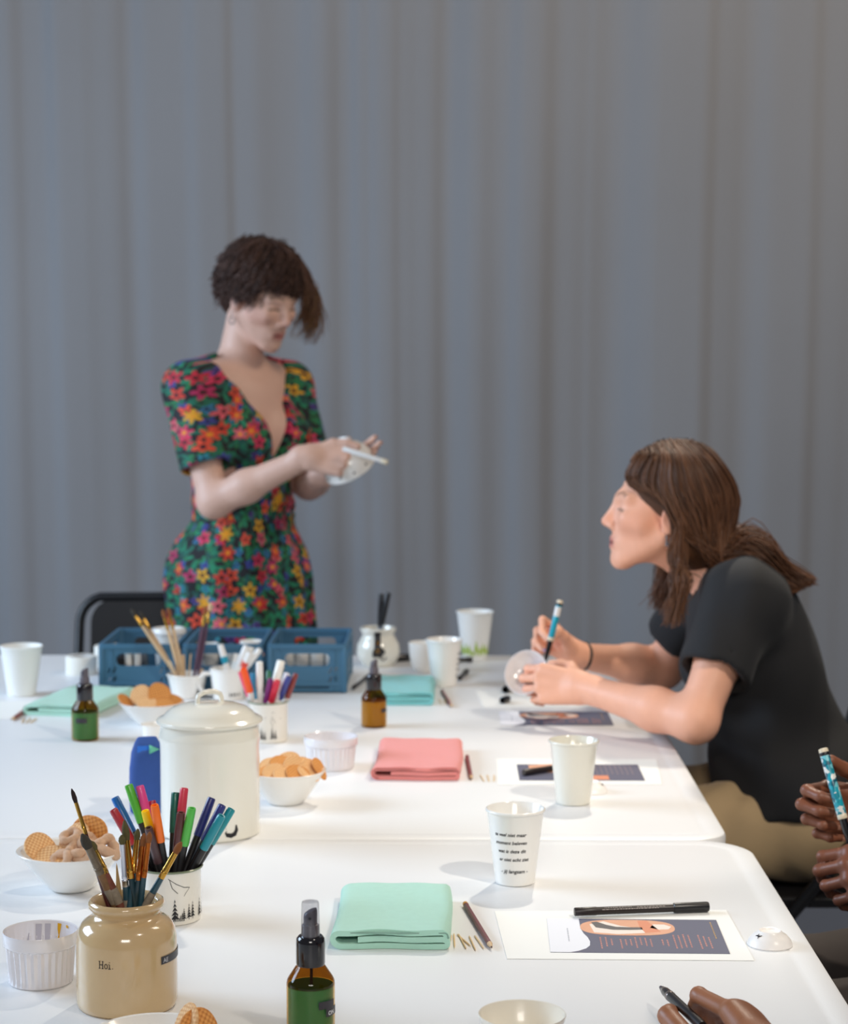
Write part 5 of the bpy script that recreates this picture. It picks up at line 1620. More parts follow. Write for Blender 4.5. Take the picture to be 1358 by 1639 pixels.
# ---- pencils, toothpicks
def pencil(label, a, b, rgb, tip_first=True, group='red-brown pencils', end=(222, 160, 60)):
    L = (Vector(b) - Vector(a)).length
    t = thing('pencil', label, 'pencil', (0, 0, 0), 0, group)
    r = .0036
    obj('shaft', lathe([(r * .9, .016), (r, .0165), (r, L - .006), (r * .97, L - .006)], 6), colmat(rgb, .4, .2), t, 20)
    tp = obj('sharpened_tip', lathe([(r * .95, .0165), (r * .35, .004), (r * .33, .004)], 12), M_wood_pale, t)
    obj('lead', lathe([(r * .34, .0042), (r * .1, .0004), (0, 0)], 8), mat('lead_dark', srgb(70, 35, 35), .5), tp)
    obj('end_band', lathe([(r * 1.02, L - .008), (r * 1.04, L - .007), (r * 1.0, L - .0006), (r * .6, L), (0, L)], 12), colmat(end, .4, .2), t)
    orient(t, a, b)
    return t
zp = TZ + .0037
pencil('maroon pencil with a yellow end between the near mint cloth and paper', (.0566, 2.3195, zp), (.0268, 2.5125, zp), (110, 40, 45))
pencil('maroon pencil beside the coral pink cloth', (.0451, 3.282, zp), (.0399, 3.4711, zp), (140, 55, 60), end=(150, 70, 70))
pencil('maroon pencil right of the teal cloth', (.0155, 3.9795, zp), (-.0049, 4.1779, zp), (140, 60, 72), end=(120, 45, 55))
pencil('maroon pencil on the paper at the far left', (-.8395, 3.8235, zp), (-.829, 4.00, zp), (140, 55, 55), end=(120, 45, 55))
M_pick = mat('toothpick_wood', srgb(226, 196, 150), .7)
def toothpick(label, a, b, group):
    L = (Vector(b) - Vector(a)).length
    o = obj('toothpick', lathe([(0, 0), (.0007, .006), (.0010, .012), (.0010, L - .010), (.0006, L - .004), (0, L)], 8), M_pick)
    tag(o, label, 'toothpick', group); orient(o, a, b)
for lb, pa, pb in (('toothpick nearest the near mint cloth, pointing left', (.0045, 2.325), (.0092, 2.383)), ('toothpick crossing others by the near mint cloth', (.0125, 2.327), (.0118, 2.390)),
                   ('toothpick in the middle of those beside the near mint cloth', (.0265, 2.322), (.0170, 2.388)), ('toothpick slanting towards the near maroon pencil', (.0325, 2.333), (.0150, 2.386)),
                   ('toothpick left of the near maroon pencil tip', (.0375, 2.316), (.0300, 2.380)), ('toothpick under the near maroon pencil tip', (.0475, 2.322), (.0365, 2.382))):
    toothpick(lb, (pa[0], pa[1], TZ + .0011), (pb[0], pb[1], TZ + .0011), 'toothpicks by the near mint cloth')
for gx, gy, wd_ in ((.066, 3.30, 'beside the pencil by the coral cloth'), (-.006, 4.06, 'beside the teal cloth'), (-.815, 3.83, 'before the mint cloth at left')):
    for i in range(3):
        toothpick(('left', 'middle', 'right')[i] + ' one of three pale toothpicks ' + wd_, (gx + .008 * i, gy - .03, TZ + .0011), (gx + .008 * i - .006 + .004 * i, gy + .03, TZ + .0011), 'toothpicks ' + wd_)

# ---- sheets of paper and flyers
def sheet(label, corners, th=.0006, name='paper_sheet', z=TZ):
    V = [(x, y, z + .0001) for x, y in corners] + [(x, y, z + th) for x, y in corners]
    o = obj(name, (V, [(3, 2, 1, 0), (4, 5, 6, 7), (0, 1, 5, 4), (1, 2, 6, 5), (2, 3, 7, 6), (3, 0, 4, 7)]), M_paper, None, 20)
    return tag(o, label, 'paper', 'blank white sheets')
sheet('blank white sheet under the near flyer', [(.0733, 2.2874), (.3608, 2.283), (.3583, 2.4983), (.0638, 2.4895)])
sheet('blank white sheet under the flyer behind the plain cream cup', [(.0879, 3.2527), (.3587, 3.2555), (.372, 3.466), (.0914, 3.4661)])
sheet('blank white sheet under the hands of the woman in the t-shirt', [(.0797, 3.9875), (.350, 3.990), (.345, 4.1947), (.0666, 4.1947)])
sheet('blank white sheet at the far left edge of the picture', [(-1.06, 3.86), (-.848, 3.85), (-.845, 4.05), (-1.06, 4.06)])
M_navy = mat('flyer_navy', srgb(88, 90, 112), .55)
M_fl_white = mat('flyer_white', srgb(238, 239, 245), .55)
M_fl_peach = mat('flyer_peach', srgb(238, 175, 140), .55, var=.25, vscale=40)
M_fl_pale = mat('flyer_pale', srgb(240, 226, 214), .55)
M_fl_text = mat('flyer_salmon_text', srgb(188, 128, 120), .55)
M_fl_grey = mat('flyer_tool_grey', srgb(92, 88, 88), .55)
M_fl_skin = mat('flyer_skin_tone', srgb(222, 140, 105), .55)
def flyer(label, x, y, rz, w_=.211, d_=.146, z=TZ + .0006, kind=0):
    t = thing('flyer', label, 'flyer', (x, y, z), rz, 'printed flyers')
    obj('card', box(w_, d_, .0004, (w_ / 2, d_ / 2, .0003)), M_navy, t, 20)
    zz = .00062
    lay = lambda vf, k: ([(p[0], p[1], zz + .00004 * k) for p in vf[0]], vf[1])
    if kind == 0:
        wp = [(0, 0), (.024, 0)] + [(.024 + .030 * (i / 10) , .0 + .045 * (i / 10) ** 1.6) for i in range(1, 11)] + [(.047 - .004 * i, .048 + .024 * i / 5) for i in range(6)] + [(.020, .10), (.012, d_), (0, d_)]
        wp = [(0, 0), (.024, 0), (.034, .006), (.043, .016), (.048, .028), (.049, .045), (.047, .062), (.043, .078), (.04, .10), (.04, d_), (0, d_)]
        obj('white_panel', lay(flat_poly(wp), 0), M_fl_white, t, 0)
        cx, cy, rx, ry = .098, .105, .058, .034
        ph = [(cx + math.copysign(abs(math.cos(a)) ** .7, math.cos(a)) * rx, cy + math.copysign(abs(math.sin(a)) ** .8, math.sin(a)) * ry) for a in np.linspace(0, 2 * PI, 40)[:-1]]
        pic = obj('photo', lay(flat_poly(ph), 1), M_fl_peach, t, 0)
        obj('photo_detail', lay(flat_poly([(.056, .083), (.085, .076), (.118, .082), (.116, .10), (.09, .112), (.07, .132), (.052, .118)]), 2), M_fl_pale, pic, 0)
        obj('photo_detail', lay(flat_stroke([(.058, .128), (.066, .110), (.082, .101), (.100, .100), (.116, .101)], [.004, .009, .007, .006, .005]), 3), M_fl_grey, pic, 0, label='dark grey tool in the photo')
        obj('photo_detail', lay(flat_stroke([(.118, .135), (.122, .11), (.128, .085)], [.006, .009, .010]), 3), M_fl_skin, pic, 0)
        obj('photo_detail', lay(flat_stroke([(.128, .112), (.140, .108), (.150, .104)], [.008, .012, .006]), 3), M_fl_pale, pic, 0)
        rg = random.Random(4)
        cols = [.062 + .0065 * i for i in range(3)] + [.086 + .0060 * i for i in range(7)] + [.136 + .006 * i for i in range(2)] + [.151 + .006 * i for i in range(4)] + [.181 + .006 * i for i in range(3)]
        for gi, grp in enumerate((cols[:3], cols[3:10], cols[10:12], cols[12:16], cols[16:])):
            q = []
            for xx in grp:
                top = .066 - rg.uniform(0, .012); bot = .014 + rg.uniform(0, .018)
                if xx > .15: top += .012
                yy = top
                while yy > bot:
                    l = rg.uniform(.003, .008)
                    q.append(flat_stroke([(xx, yy), (xx, max(yy - l, bot))], .0009)); yy -= l + .0016
            obj('text_block', lay(cat(*q), 1), M_fl_text, t, 0, label='salmon text lines' if gi == 0 else None)
        q = []
        yy = .10
        while yy > .045:
            l = rg.uniform(.003, .006); q.append(flat_stroke([(.024, yy), (.024, yy - l)], .0007)); yy -= l + .0015
        obj('text_block', lay(cat(*q), 1), mat('flyer_grey_text', srgb(170, 172, 182), .6), t, 0, label='pale grey text line')
        q = []; yy = .132
        while yy > .06:
            l = rg.uniform(.003, .007); q.append(flat_stroke([(.202, yy), (.202, yy - l)], .0007)); yy -= l + .002
        obj('text_block', lay(cat(*q), 1), mat('flyer_gold_text', srgb(190, 150, 90), .6), t, 0, label='gold text line')
    else:
        obj('orange_panel', lay(flat_poly([(w_ * .36, .006), (w_ * .72, .006), (w_ * .72, .040), (w_ * .36, .040)]), 1), M_fl_skin, t, 0)
        obj('photo', lay(flat_poly([(.02, .07), (.07, .06), (.085, .10), (.06, .135), (.02, .125)]), 1), M_fl_peach, t, 0)
        rg = random.Random(9); q = []
        for i in range(12):
            yy = .128
            xx = .10 + .0085 * i
            while yy > .05:
                l = rg.uniform(.003, .008); q.append(flat_stroke([(xx, yy), (xx, yy - l)], .0010)); yy -= l + .002
        obj('text_block', lay(cat(*q), 1), mat('flyer_dim_text', srgb(140, 125, 130), .6), t, 0)
    return t
flyer('navy and white flyer with an oval photo, nearest, under the black marker', .1252, 2.3120, -.02, .211, .143)
flyer('navy flyer with an orange corner behind the plain cream cup', .125, 3.283, .0, .209, .133, kind=1)
flyer('navy and white flyer by the forearm of the woman in the t-shirt', .108, 3.793, .0, .217, .150, z=TZ)

# ---- black markers and caps lying about
def lying_marker(label, a, b, capfrac=.26, r=.0056, group='black markers on the table', silver=True):
    L = (Vector(b) - Vector(a)).length
    t = thing('black_marker', label, 'marker', (0, 0, 0), 0, group)
    M_m = mat('marker_dark_brown_black', srgb(38, 31, 31), .38)
    obj('barrel', lathe([(0, 0), (r * .85, .0), (r * .95, .0012), (r * .97, L * .16), (r * .90, L * .165), (r * .90, L * (1 - capfrac)), (0, L * (1 - capfrac))], 20), M_m, t)
    obj('cap', lathe([(r * .91, L * (1 - capfrac) - .001), (r * 1.12, L * (1 - capfrac)), (r * 1.15, L - .002), (r * 1.0, L), (r * .5, L), (0, L - .001)], 20), M_black_plastic, t)
    if silver:
        q = []
        rg = random.Random(2)
        for row, (z0, z1, y_) in enumerate(((.20, .62, .0018), (.22, .42, -.0012), (.46, .66, -.0004))):
            z = L * z0
            while z < L * z1:
                l = rg.uniform(.001, .004)
                q.append(flat_stroke([(z, y_), (z + l, y_)], .00055)); z += l + .001
        V, Fc = cat(*q)
        out = [(r * .90 * 1.01 * math.cos(p[1] / r + 2.3), r * .90 * 1.01 * math.sin(p[1] / r + 2.3), p[0]) for p in V]
        obj('print', (out, Fc), mat('marker_silver_print', srgb(165, 155, 150), .5), t, 0, label='pale fine print')
    orient(t, a, b)
    return t
zm = TZ + .0066
lying_marker('black marker lying across the top of the near flyer', (.1631, 2.462, zm + .001), (.3345, 2.488, zm + .001))
lying_marker('black marker on the sheet left of the plain cream cup', (.1327, 3.318, zm), (.250, 3.405, zm + .0005), silver=False)
lying_marker('black marker lying right of the farther written cup', (.033, 4.325, zm), (.050, 4.425, zm), silver=False)
lying_marker('black marker lying between the right blue crate and the glazed pot', (-.193, 4.20, zm), (-.165, 4.36, zm), silver=False, r=.0045)
lying_marker('black marker lying below the green-leaf cup', (.012, 4.590, zm), (.065, 4.600, zm), silver=False)
def loose_stopper(label, a, b, r=.0075):
    L = (Vector(b) - Vector(a)).length
    o = obj('pen_stopper', lathe([(r * .6, .002), (r * .75, 0), (r * .95, .0005), (r, .004), (r * .97, L - .002), (r * .8, L), (0, L)], 20), M_black_gloss)
    tag(o, label, 'pen cap', 'loose black caps'); orient(o, a, b)
loose_stopper('black pen cap lying on the sheet before the hands of the woman in the t-shirt', (.1175, 4.03, TZ + .0082), (.131, 4.050, TZ + .0082))
loose_stopper('black cap lying left of the dish held by the woman in the t-shirt', (.128, 4.16, TZ + .0085), (.142, 4.21, TZ + .0085), .008)
loose_stopper('black cap lying between the glazed pot and the rounded bowl', (-.125, 4.60, TZ + .0092), (-.075, 4.62, TZ + .0092), .009)
loose_stopper('black cap behind the writing hand of the woman in the t-shirt', (.195, 4.35, TZ + .0085), (.235, 4.36, TZ + .0085), .008)

# ---- patterned brush markers held in the hands
M_pat = mat('teal_patterned_barrel', srgb(25, 150, 165), .3, coat=.3)
q_ = Nodes(M_pat)
tc_ = q_.new('ShaderNodeTexCoord'); vo_ = q_.new('ShaderNodeTexVoronoi'); vo_.inputs['Scale'].default_value = 160
q_.put(vo_.inputs['Vector'], tc_.outputs['Object'])
sp_ = q_.new('ShaderNodeSeparateColor'); q_.put(sp_.inputs[0], vo_.outputs['Color'])
q_.put(M_pat.node_tree.nodes['Principled BSDF'].inputs['Base Color'], q_.ramp(sp_.outputs[0], [srgb(15, 135, 150), srgb(25, 165, 185), srgb(235, 235, 230), srgb(20, 90, 110), srgb(120, 200, 210), srgb(15, 140, 160)]))
M_cream_pl = mat('cream_plastic', srgb(232, 218, 190), .35, coat=.3)
def held_marker(label, top, bot, gripfrac=.30, r=.0062, plain=False):
    L = (Vector(top) - Vector(bot)).length
    t = thing('brush_marker', label, 'marker', (0, 0, 0), 0, 'teal markers in hands')
    g = L * gripfrac
    obj('barrel', lathe([(r * .9, g), (r, g + .002), (r, L - .010), (r * .95, L - .009)], 24), mat('teal_barrel', srgb(20, 165, 190), .3, coat=.3) if plain else M_pat, t)
    if plain: obj('barrel_label', lathe([(r * 1.005, L * .76), (r * 1.012, L * .76), (r * 1.012, L * .90), (r * 1.005, L * .90)], 24), M_white_pl, t, label='white label band')
    obj('end_band', lathe([(r * 1.0, L - .0105), (r * 1.03, L - .010), (r * 1.03, L - .006), (r * .98, L - .0055)], 24), M_black_plastic, t)
    obj('end_cap', lathe([(r * .98, L - .006), (r * 1.0, L - .005), (r * .96, L - .001), (r * .7, L), (0, L)], 24), M_cream_pl, t)
    obj('collar', lathe([(r * .95, g - .004), (r * 1.03, g - .003), (r * 1.03, g + .002), (r * .98, g + .003)], 24), M_cream_pl, t)
    obj('grip', lathe([(0, .010), (r * .35, .011), (r * .55, .016), (r * .80, g * .6), (r * .86, g - .003), (r * .9, g - .003)], 20), M_black_gloss, t)
    obj('nib', lathe([(0, 0), (r * .12, .003), (r * .28, .008), (r * .33, .0115)], 10), M_ink, t)
    orient(t, bot, top)
    return t
held_marker('plain teal marker held by the woman in the black t-shirt', (.2275, 3.905, .968), (.1960, 3.900, .838), .42, .0062, True)
held_marker('teal and white patterned marker held in the brown hands at the right edge', (.5244, 2.742, .9010), (.5600, 2.700, .762), .36, .0068)
wm = thing('white_marker', 'white marker held by the standing woman', 'marker', (0, 0, 0))
wL = .115
obj('barrel', lathe([(0, 0), (.0052, 0), (.0058, .003), (.0058, wL - .016), (.0052, wL - .015)], 20), M_white_pl, wm)
obj('tip_cap', lathe([(.0055, wL - .016), (.0060, wL - .015), (.0060, wL - .002), (.0045, wL), (0, wL)], 20), M_cream_pl, wm, label='cream tip')
orient(wm, (-.238, 4.690, 1.232), (-.1295, 4.655, 1.200))
bp_ = thing('brush_pen', 'black brush pen in the writing hand at the bottom', 'pen', (0, 0, 0))
obj('barrel', lathe([(0, .155), (.0048, .155), (.0054, .150), (.0054, .045), (.0052, .040)], 24), M_black_plastic, bp_)
obj('silver_band', lathe([(.0053, .0445), (.0056, .044), (.0056, .038), (.0052, .0375)], 24), mat('dim_metal', srgb(130, 118, 112), .3, metal=.8), bp_)
obj('grip', lathe([(.0052, .0385), (.0050, .024), (.0040, .0165), (.0036, .0160), (.0034, .0125), (.0028, .0122)], 24), M_black_gloss, bp_)
obj('brush_tip', lathe([(.0028, .0128), (.0026, .009), (.0018, .0045), (.0006, .001), (0, 0)], 16), mat('brush_tip_dark', srgb(62, 48, 62), .6), bp_)
orient(bp_, (.2328, 2.118, .7620), (.2590, 1.969, .7690))

# ---- glazed pot with black pens and hanging tag
gp = thing('pot', 'cream bulbous glazed pot holding two black pens, with a black tag on it', 'pot', (-.152, 4.552, TZ))
obj('pot_body', lathe([(0, .003), (.030, .003), (.033, 0), (.036, .002), (.046, .016), (.0505, .032), (.0480, .050), (.040, .064), (.0365, .070), (.0370, .075), (.0405, .080), (.0420, .085), (.0405, .088), (.0375, .087), (.034, .078), (.034, .068), (.044, .05), (.046, .03), (.03, .006), (0, .005)], 64), M_cream_glaze, gp)
obj('drawing', wrap(flat_stroke([(.0, .012), (.002, .006), (.007, .003), (.012, .005), (.014, .010)], .0012), lambda z: .0508, .016, .12), M_ink, gp, label='black hook drawing', angle=0)
tg = thing('strap_tag', 'black strap tag with two brass rings hanging on the glazed pot', 'tag', (-.152, 4.552, TZ))
def pot_r(z):
    return float(np.interp(z, [.016, .032, .050, .064, .070, .080, .086], [.046, .0505, .048, .040, .0365, .0405, .042])) + .0012
strip = []
V, Fc = [], []
for i in range(13):
    z = .026 + .056 * i / 12
    hw_ = .007 + (.004 if i < 4 else 0)
    for xx in (-hw_, hw_ + (.006 if 2 <= i <= 4 else 0)):
        r = pot_r(z); th = .0 + xx / r
        V += [(r * math.sin(th), -r * math.cos(th), z), ((r + .002) * math.sin(th), -(r + .002) * math.cos(th), z)]
for i in range(12):
    a = i * 4; b = a + 4
    Fc += [(a, a + 2, b + 2, b), (a + 1, b + 1, b + 3, a + 3), (a, b, b + 1, a + 1), (a + 2, a + 3, b + 3, b + 2)]
Fc += [(0, 1, 3, 2), (48, 50, 51, 49)]
obj('strap', (V, Fc), M_black_plastic, tg, 30)
for z in (.040, .057):
    r = pot_r(z) + .003
    obj('brass_ring', xf(lathe([(.0022, .0), (.0032, .0012), (.0042, .0), (.0032, -.0008)], 16), Matrix.Translation((0, -r, z)) @ Matrix.Rotation(PI / 2, 4, 'X')), M_brass, tg)
for lb, a, b in (('left of the two black pens in the glazed pot', (-.150, 4.556, .748), (-.145, 4.553, .905)), ('right of the two black pens in the glazed pot, grey lower barrel', (-.163, 4.560, .748), (-.128, 4.548, .908))):
    felt_pen(lb, a, b, M_black_plastic, colmat((110, 118, 130)), .0060, .075, 'black pens in the glazed pot', 'pen', 'pen')

# ---- tape rolls
for lb, x, y, r, h in (('white tape roll at the left of the blue crates', -.812, 4.424, .0350, .040), ('second white tape roll behind the first one, by the blue crates', -.765, 4.53, .036, .048)):
    t = thing('tape_roll', lb, 'tape roll', (x, y, TZ), 0, 'white tape rolls')
    obj('tape_winding', lathe([(r * .70, 0), (r * .98, 0), (r, .002), (r, h - .002), (r * .98, h), (r * .70, h)], 48), mat('masking_tape_cream', srgb(235, 232, 222), .7), t)
    obj('core', lathe([(r * .70, .0005), (r * .70, h - .0005), (r * .64, h - .0005), (r * .64, .0005), (r * .70, .0005)], 48), mat('card_core', srgb(205, 205, 205), .8), t)

# ---- blue folding crates
M_crate = mat('crate_blue', srgb(62, 110, 140), .5, var=.08, vscale=30)
CW, CD, CH = .168, .262, .104
def crate(label, x, y, dupof=None):
    t = thing('crate', label, 'crate', (x, y, TZ), 0, 'blue folding crates in a row')
    def slots(x0, n, z0, s=1):
        out = []
        for i in range(n):
            xx = x0 + i * .010
            out.append([(xx, z0), (xx + .004, z0), (xx + .004 + s * .006, z0 + .013), (xx + s * .006, z0 + .013)])
        return out
    W = CW - .012
    front = plate(rrect(-W / 2, .006, W / 2, CH - .010, .003, 2),
                  [rrect(-W * .30, CH - .046, W * .30, CH - .020, .011, 5)] + slots(-W * .42, 2, .042) + slots(W * .28, 2, .042) + slots(-W * .42, 2, .022) + slots(W * .28, 2, .022)
                  + [rrect(-W * .30, .010, W * .30, .0145, .002, 2)], .003)
    D = CD - .012
    side = plate(rrect(-D / 2, .006, D / 2, CH - .010, .003, 2),
                 [rrect(-D * .38, CH - .046, -D * .06, CH - .020, .011, 4), rrect(D * .06, CH - .046, D * .38, CH - .020, .011, 4)] + slots(-D * .42, 3, .035) + slots(-.012, 3, .035) + slots(D * .30, 3, .035)
                 + [rrect(-D * .35, .010, D * .35, .0145, .002, 2)], .003)
    obj('end_panel', mv(front, 0, -CD / 2 + .003, 0), M_crate, t, 20)
    obj('end_panel', mv(xf(front, Matrix.Rotation(PI, 4, 'Z')), 0, CD / 2 - .003, 0), M_crate, t, 20)
    obj('side_panel', mv(xf(side, Matrix.Rotation(PI / 2, 4, 'Z')), CW / 2 - .003, 0, 0), M_crate, t, 20)
    obj('side_panel', mv(xf(side, Matrix.Rotation(-PI / 2, 4, 'Z')), -CW / 2 + .003, 0, 0), M_crate, t, 20)
    # rim: outer and inner loop with rounded section
    ro, ri = rrect(-CW / 2, -CD / 2, CW / 2, CD / 2, .008, 4), rrect(-CW / 2 + .008, -CD / 2 + .008, CW / 2 - .008, CD / 2 - .008, .004, 4)
    V, Fc = [], []
    n = len(ro)
    for loop, z in ((ro, CH - .010), (ro, CH - .001), (rrect(-CW / 2 + .001, -CD / 2 + .001, CW / 2 - .001, CD / 2 - .001, .007, 4), CH), (rrect(-CW / 2 + .007, -CD / 2 + .007, CW / 2 - .007, CD / 2 - .007, .004, 4), CH), (ri, CH - .001), (ri, CH - .010)):
        V += [(p[0], p[1], z) for p in loop]
    for k in range(6):
        a, b = k * n, ((k + 1) % 6) * n
        for i in range(n): Fc.append((a + i, a + (i + 1) % n, b + (i + 1) % n, b + i))
    obj('rim', (V, Fc), M_crate, t, 30)
    obj('floor_panel', box(CW - .006, CD - .006, .004, (0, 0, .004), .0015, 1), M_crate, t, 30)
    for sx in (-1, 1):
        for sy in (-1, 1):
            obj('corner_post', box(.012, .012, CH - .004, (sx * (CW / 2 - .006), sy * (CD / 2 - .006), CH / 2 - .001), .003, 2), M_crate, t, 40)
    for sx in (-1, 1):
        obj('rib', box(.004, .003, CH - .02, (sx * W * .36, -CD / 2 + .0025, CH / 2 - .003), .001, 1), M_crate, t)
    for sy in (-1,):
        obj('base_band', box(W, .003, .008, (0, -CD / 2 + .0022, .020), .001, 1), M_crate, t)
    return t
cx_ = [-.6435, -.4660, -.2885]
k1 = crate('leftmost blue folding crate, dark things in it', cx_[0], 4.288)
k2 = dup(k1, (cx_[1], 4.289, TZ), 0, 'middle blue folding crate of the three in a row')
k3 = dup(k1, (cx_[2], 4.290, TZ), 0, 'rightmost blue folding crate, white cups showing through its handle hole')
zc = TZ + .0062
tc = thing('cup', 'white lidded cup standing in the leftmost blue crate', 'cup', (-.604, 4.345, zc))
obj('cup_body', lathe(cup_profile(.026, .0345, .098), 48), M_paper_cup, tc)
obj('lid', lathe([(.0350, .094), (.0375, .096), (.0375, .104), (.0355, .107), (.030, .1075), (.028, .105), (0, .105)], 48), M_white_pl, tc)
for i, (dx, dy) in enumerate(((-.047, -.055), (-.0155, -.055), (.016, -.055), (.0475, -.055))):
    o = obj('cup', lathe([(0, .003), (.010, .003), (.012, 0), (.0135, .004), (.0148, .06), (.0150, .082), (.0142, .083), (.0135, .06), (.012, .008), (0, .007)], 28), M_white_glaze)
    o.location = (cx_[2] + dx, 4.288 + dy, zc); tag(o, 'narrow white cup in the rightmost blue crate, %s' % ('leftmost of its row', 'second from left in its row', 'third from left in its row', 'rightmost of its row')[i], 'cup', 'white cups in the right crate')
for i, (x, y, h) in enumerate(((-.505, 4.23, .088), (-.452, 4.235, .080), (-.420, 4.30, .085))):
    o = obj('bowl', lathe([(0, .003), (.012, .003), (.014, 0), (.016, .003), (.0225, h * .6), (.0245, h), (.0232, h + .001), (.021, h * .6), (.012, .009), (0, .008)], 32), M_white_glaze)
    o.location = (x, y, zc); tag(o, ('small deep white bowl at the front left of the middle blue crate', 'small deep white bowl at the front of the middle blue crate', 'small deep white bowl at the back of the middle blue crate')[i], 'bowl', 'white bowls in the middle crate')
M_dark_tool = mat('dark_rubber', srgb(26, 26, 30), .5)
o = obj('pouch', box(.062, .12, .062, (0, 0, .031), .015, 3), M_dark_tool); o.location = (-.675, 4.255, zc); tag(o, 'black soft pouch in the leftmost blue crate', 'pouch')
for i in range(2):
    o = obj('glue_stick', lathe([(0, 0), (.007, 0), (.0075, .002), (.0075, .080), (.006, .083), (0, .083)], 20), M_white_pl)
    o.location = (-.668 + i * .019, 4.183, zc); tag(o, '%s of two white glue sticks behind the left crate handle hole' % ('left', 'right')[i], 'glue stick', 'glue sticks in the left crate')

# ---- waffles and biscuits
M_waffle = attr_mat('baked_waffle', .75, bump=.4, bscale=500, var=.12)
M_twist = mat('sugared_pastry', srgb(226, 184, 150), .8, var=.4, vscale=90, bump=.6, bscale=500)
def wafer_mesh(R, th, pitch, name, toast):
    n = 44
    V, Fc, RD = [], [], []
    for side in (1, -1):
        o = len(V)
        for i in range(n + 1):
            for j in range(n + 1):
                u, v = -1 + 2 * i / n, -1 + 2 * j / n
                # square to disc
                x = u * math.sqrt(1 - v * v / 2); y = v * math.sqrt(1 - u * u / 2)
                r = math.hypot(x, y)
                edge = min(1, (1 - r) / .12)
                rid = .45 * ((math.sin(x * R / pitch * PI) ** 2) ** .5 + (math.sin(y * R / pitch * PI) ** 2) ** .5)
                z = side * th * (.28 + .72 * (edge ** .5 if edge > 0 else 0) * (1 - .62 * rid)) if r < .999 else side * th * .28
                wv = .04 * math.sin(3 * math.atan2(y, x) + 1)
                RD.append(rid * (1.15 if edge >= 1 else .7) + .25 * (1 - edge))
                V.append((x * R * (1 + wv), y * R * (1 + wv * .6), z + .06 * R * x * y))
        for i in range(n):
            for j in range(n):
                a = o + i * (n + 1) + j
                q = (a, a + 1, a + n + 2, a + n + 1)
                Fc.append(q if side < 0 else tuple(reversed(q)))
    N = (n + 1) ** 2
    def rim(k):
        L = [k * (n + 1) for k in range(n + 1)] + [n * (n + 1) + j for j in range(1, n + 1)] + [i * (n + 1) + n for i in range(n - 1, -1, -1)] + [j for j in range(n - 1, 0, -1)]
        return L
    L = rim(0)
    for i in range(len(L)):
        a, b = L[i], L[(i + 1) % len(L)]
        Fc.append((a, b, b + N, a + N))
    me = to_mesh(name, (V, Fc), 0)
    k = np.clip(1.25 * np.array(RD) - .15, 0, 1)[:, None]
    c = A3(toast[0][:3]) * (1 - k) + A3(toast[1][:3]) * k
    a_ = me.attributes.new('Col', 'FLOAT_COLOR', 'POINT')
    a_.data.foreach_set('color', np.concatenate([c, np.ones((len(V), 1))], 1).astype(np.float32).ravel())
    me.materials.append(M_waffle)
    return me
GOLD = (srgb(196, 128, 66), srgb(242, 200, 146)); ORANGE = (srgb(176, 98, 36), srgb(232, 166, 92))
waf, waf2 = wafer_mesh(.026, .0034, .0050, 'waffle', GOLD), wafer_mesh(.026, .0034, .0050, 'waffle', ORANGE)
bis, bis2 = wafer_mesh(.0195, .0022, .0040, 'wafer', GOLD), wafer_mesh(.0195, .0022, .0040, 'wafer', ORANGE)
def biscuit(name, label, me, loc, n_, spin=0.0, sc=1.0, group=None, cat_='biscuit'):
    o = bpy.data.objects.new(name, me); COL.objects.link(o)
    o.location = loc; o.rotation_mode = 'QUATERNION'
    o.rotation_quaternion = Vector(n_).to_track_quat('Z', 'Y') @ Quaternion((0, 0, 1), spin)
    o.scale = (sc, sc, sc)
    return tag(o, label, cat_, group)
def twist_mesh(seed):
    rg = random.Random(seed); pts, rad = [], []
    for i in range(44):
        a = 2 * PI * i / 43
        x = .024 * math.sin(a) ; y = .015 * math.sin(2 * a); z = .0045 * math.cos(2 * a + .5)
        pts.append((x * (1 + .1 * math.sin(3 * a)), y, z)); rad.append(.0068 * (1 + .16 * math.sin(a * 9 + seed) + .08 * rg.uniform(-1, 1)))
    me = to_mesh('sugared_twist', tube(pts, rad, 12), 0); me.materials.append(M_twist)
    return me
bx, by = -.493, 2.592
g = 'waffles in the near conical bowl'
biscuit('waffle', 'large orange waffle standing upright at the back of the near conical bowl', waf2, (bx + .022, by + .012, TZ + .070), (-.25, -.85, .25), .3, 1.02, g)
biscuit('waffle', 'waffle leaning on the left rim of the near conical bowl', waf, (bx - .038, by - .004, TZ + .056), (.55, -.50, .75), .8, .92, g)
biscuit('waffle', 'waffle lying low at the front left of the near conical bowl', waf, (bx - .022, by - .026, TZ + .047), (-.10, -.55, .85), .2, .92, g)
biscuit('waffle', 'waffle leaning behind the twists in the middle of the near conical bowl', waf, (bx + .004, by + .004, TZ + .064), (-.50, -.60, .55), 1.2, .98, g)
g = 'sugared twists in the near conical bowl'
biscuit('sugared_twist', 'sugared pastry twist at the right front of the near conical bowl', twist_mesh(1), (bx + .038, by - .020, TZ + .058), (.1, -.55, .8), .2, 1.05, g)
biscuit('sugared_twist', 'sugared pastry twist at the middle front of the near conical bowl', twist_mesh(2), (bx + .004, by - .030, TZ + .053), (-.2, -.6, .75), .9, .90, g)
biscuit('sugared_twist', 'sugared pastry twist on top behind the others in the near conical bowl', twist_mesh(3), (bx + .012, by - .008, TZ + .069), (.1, -.5, .8), -.5, .80, g)
g = 'round wafers in the bowl right of the canister'
bx, by = -.245, 3.113
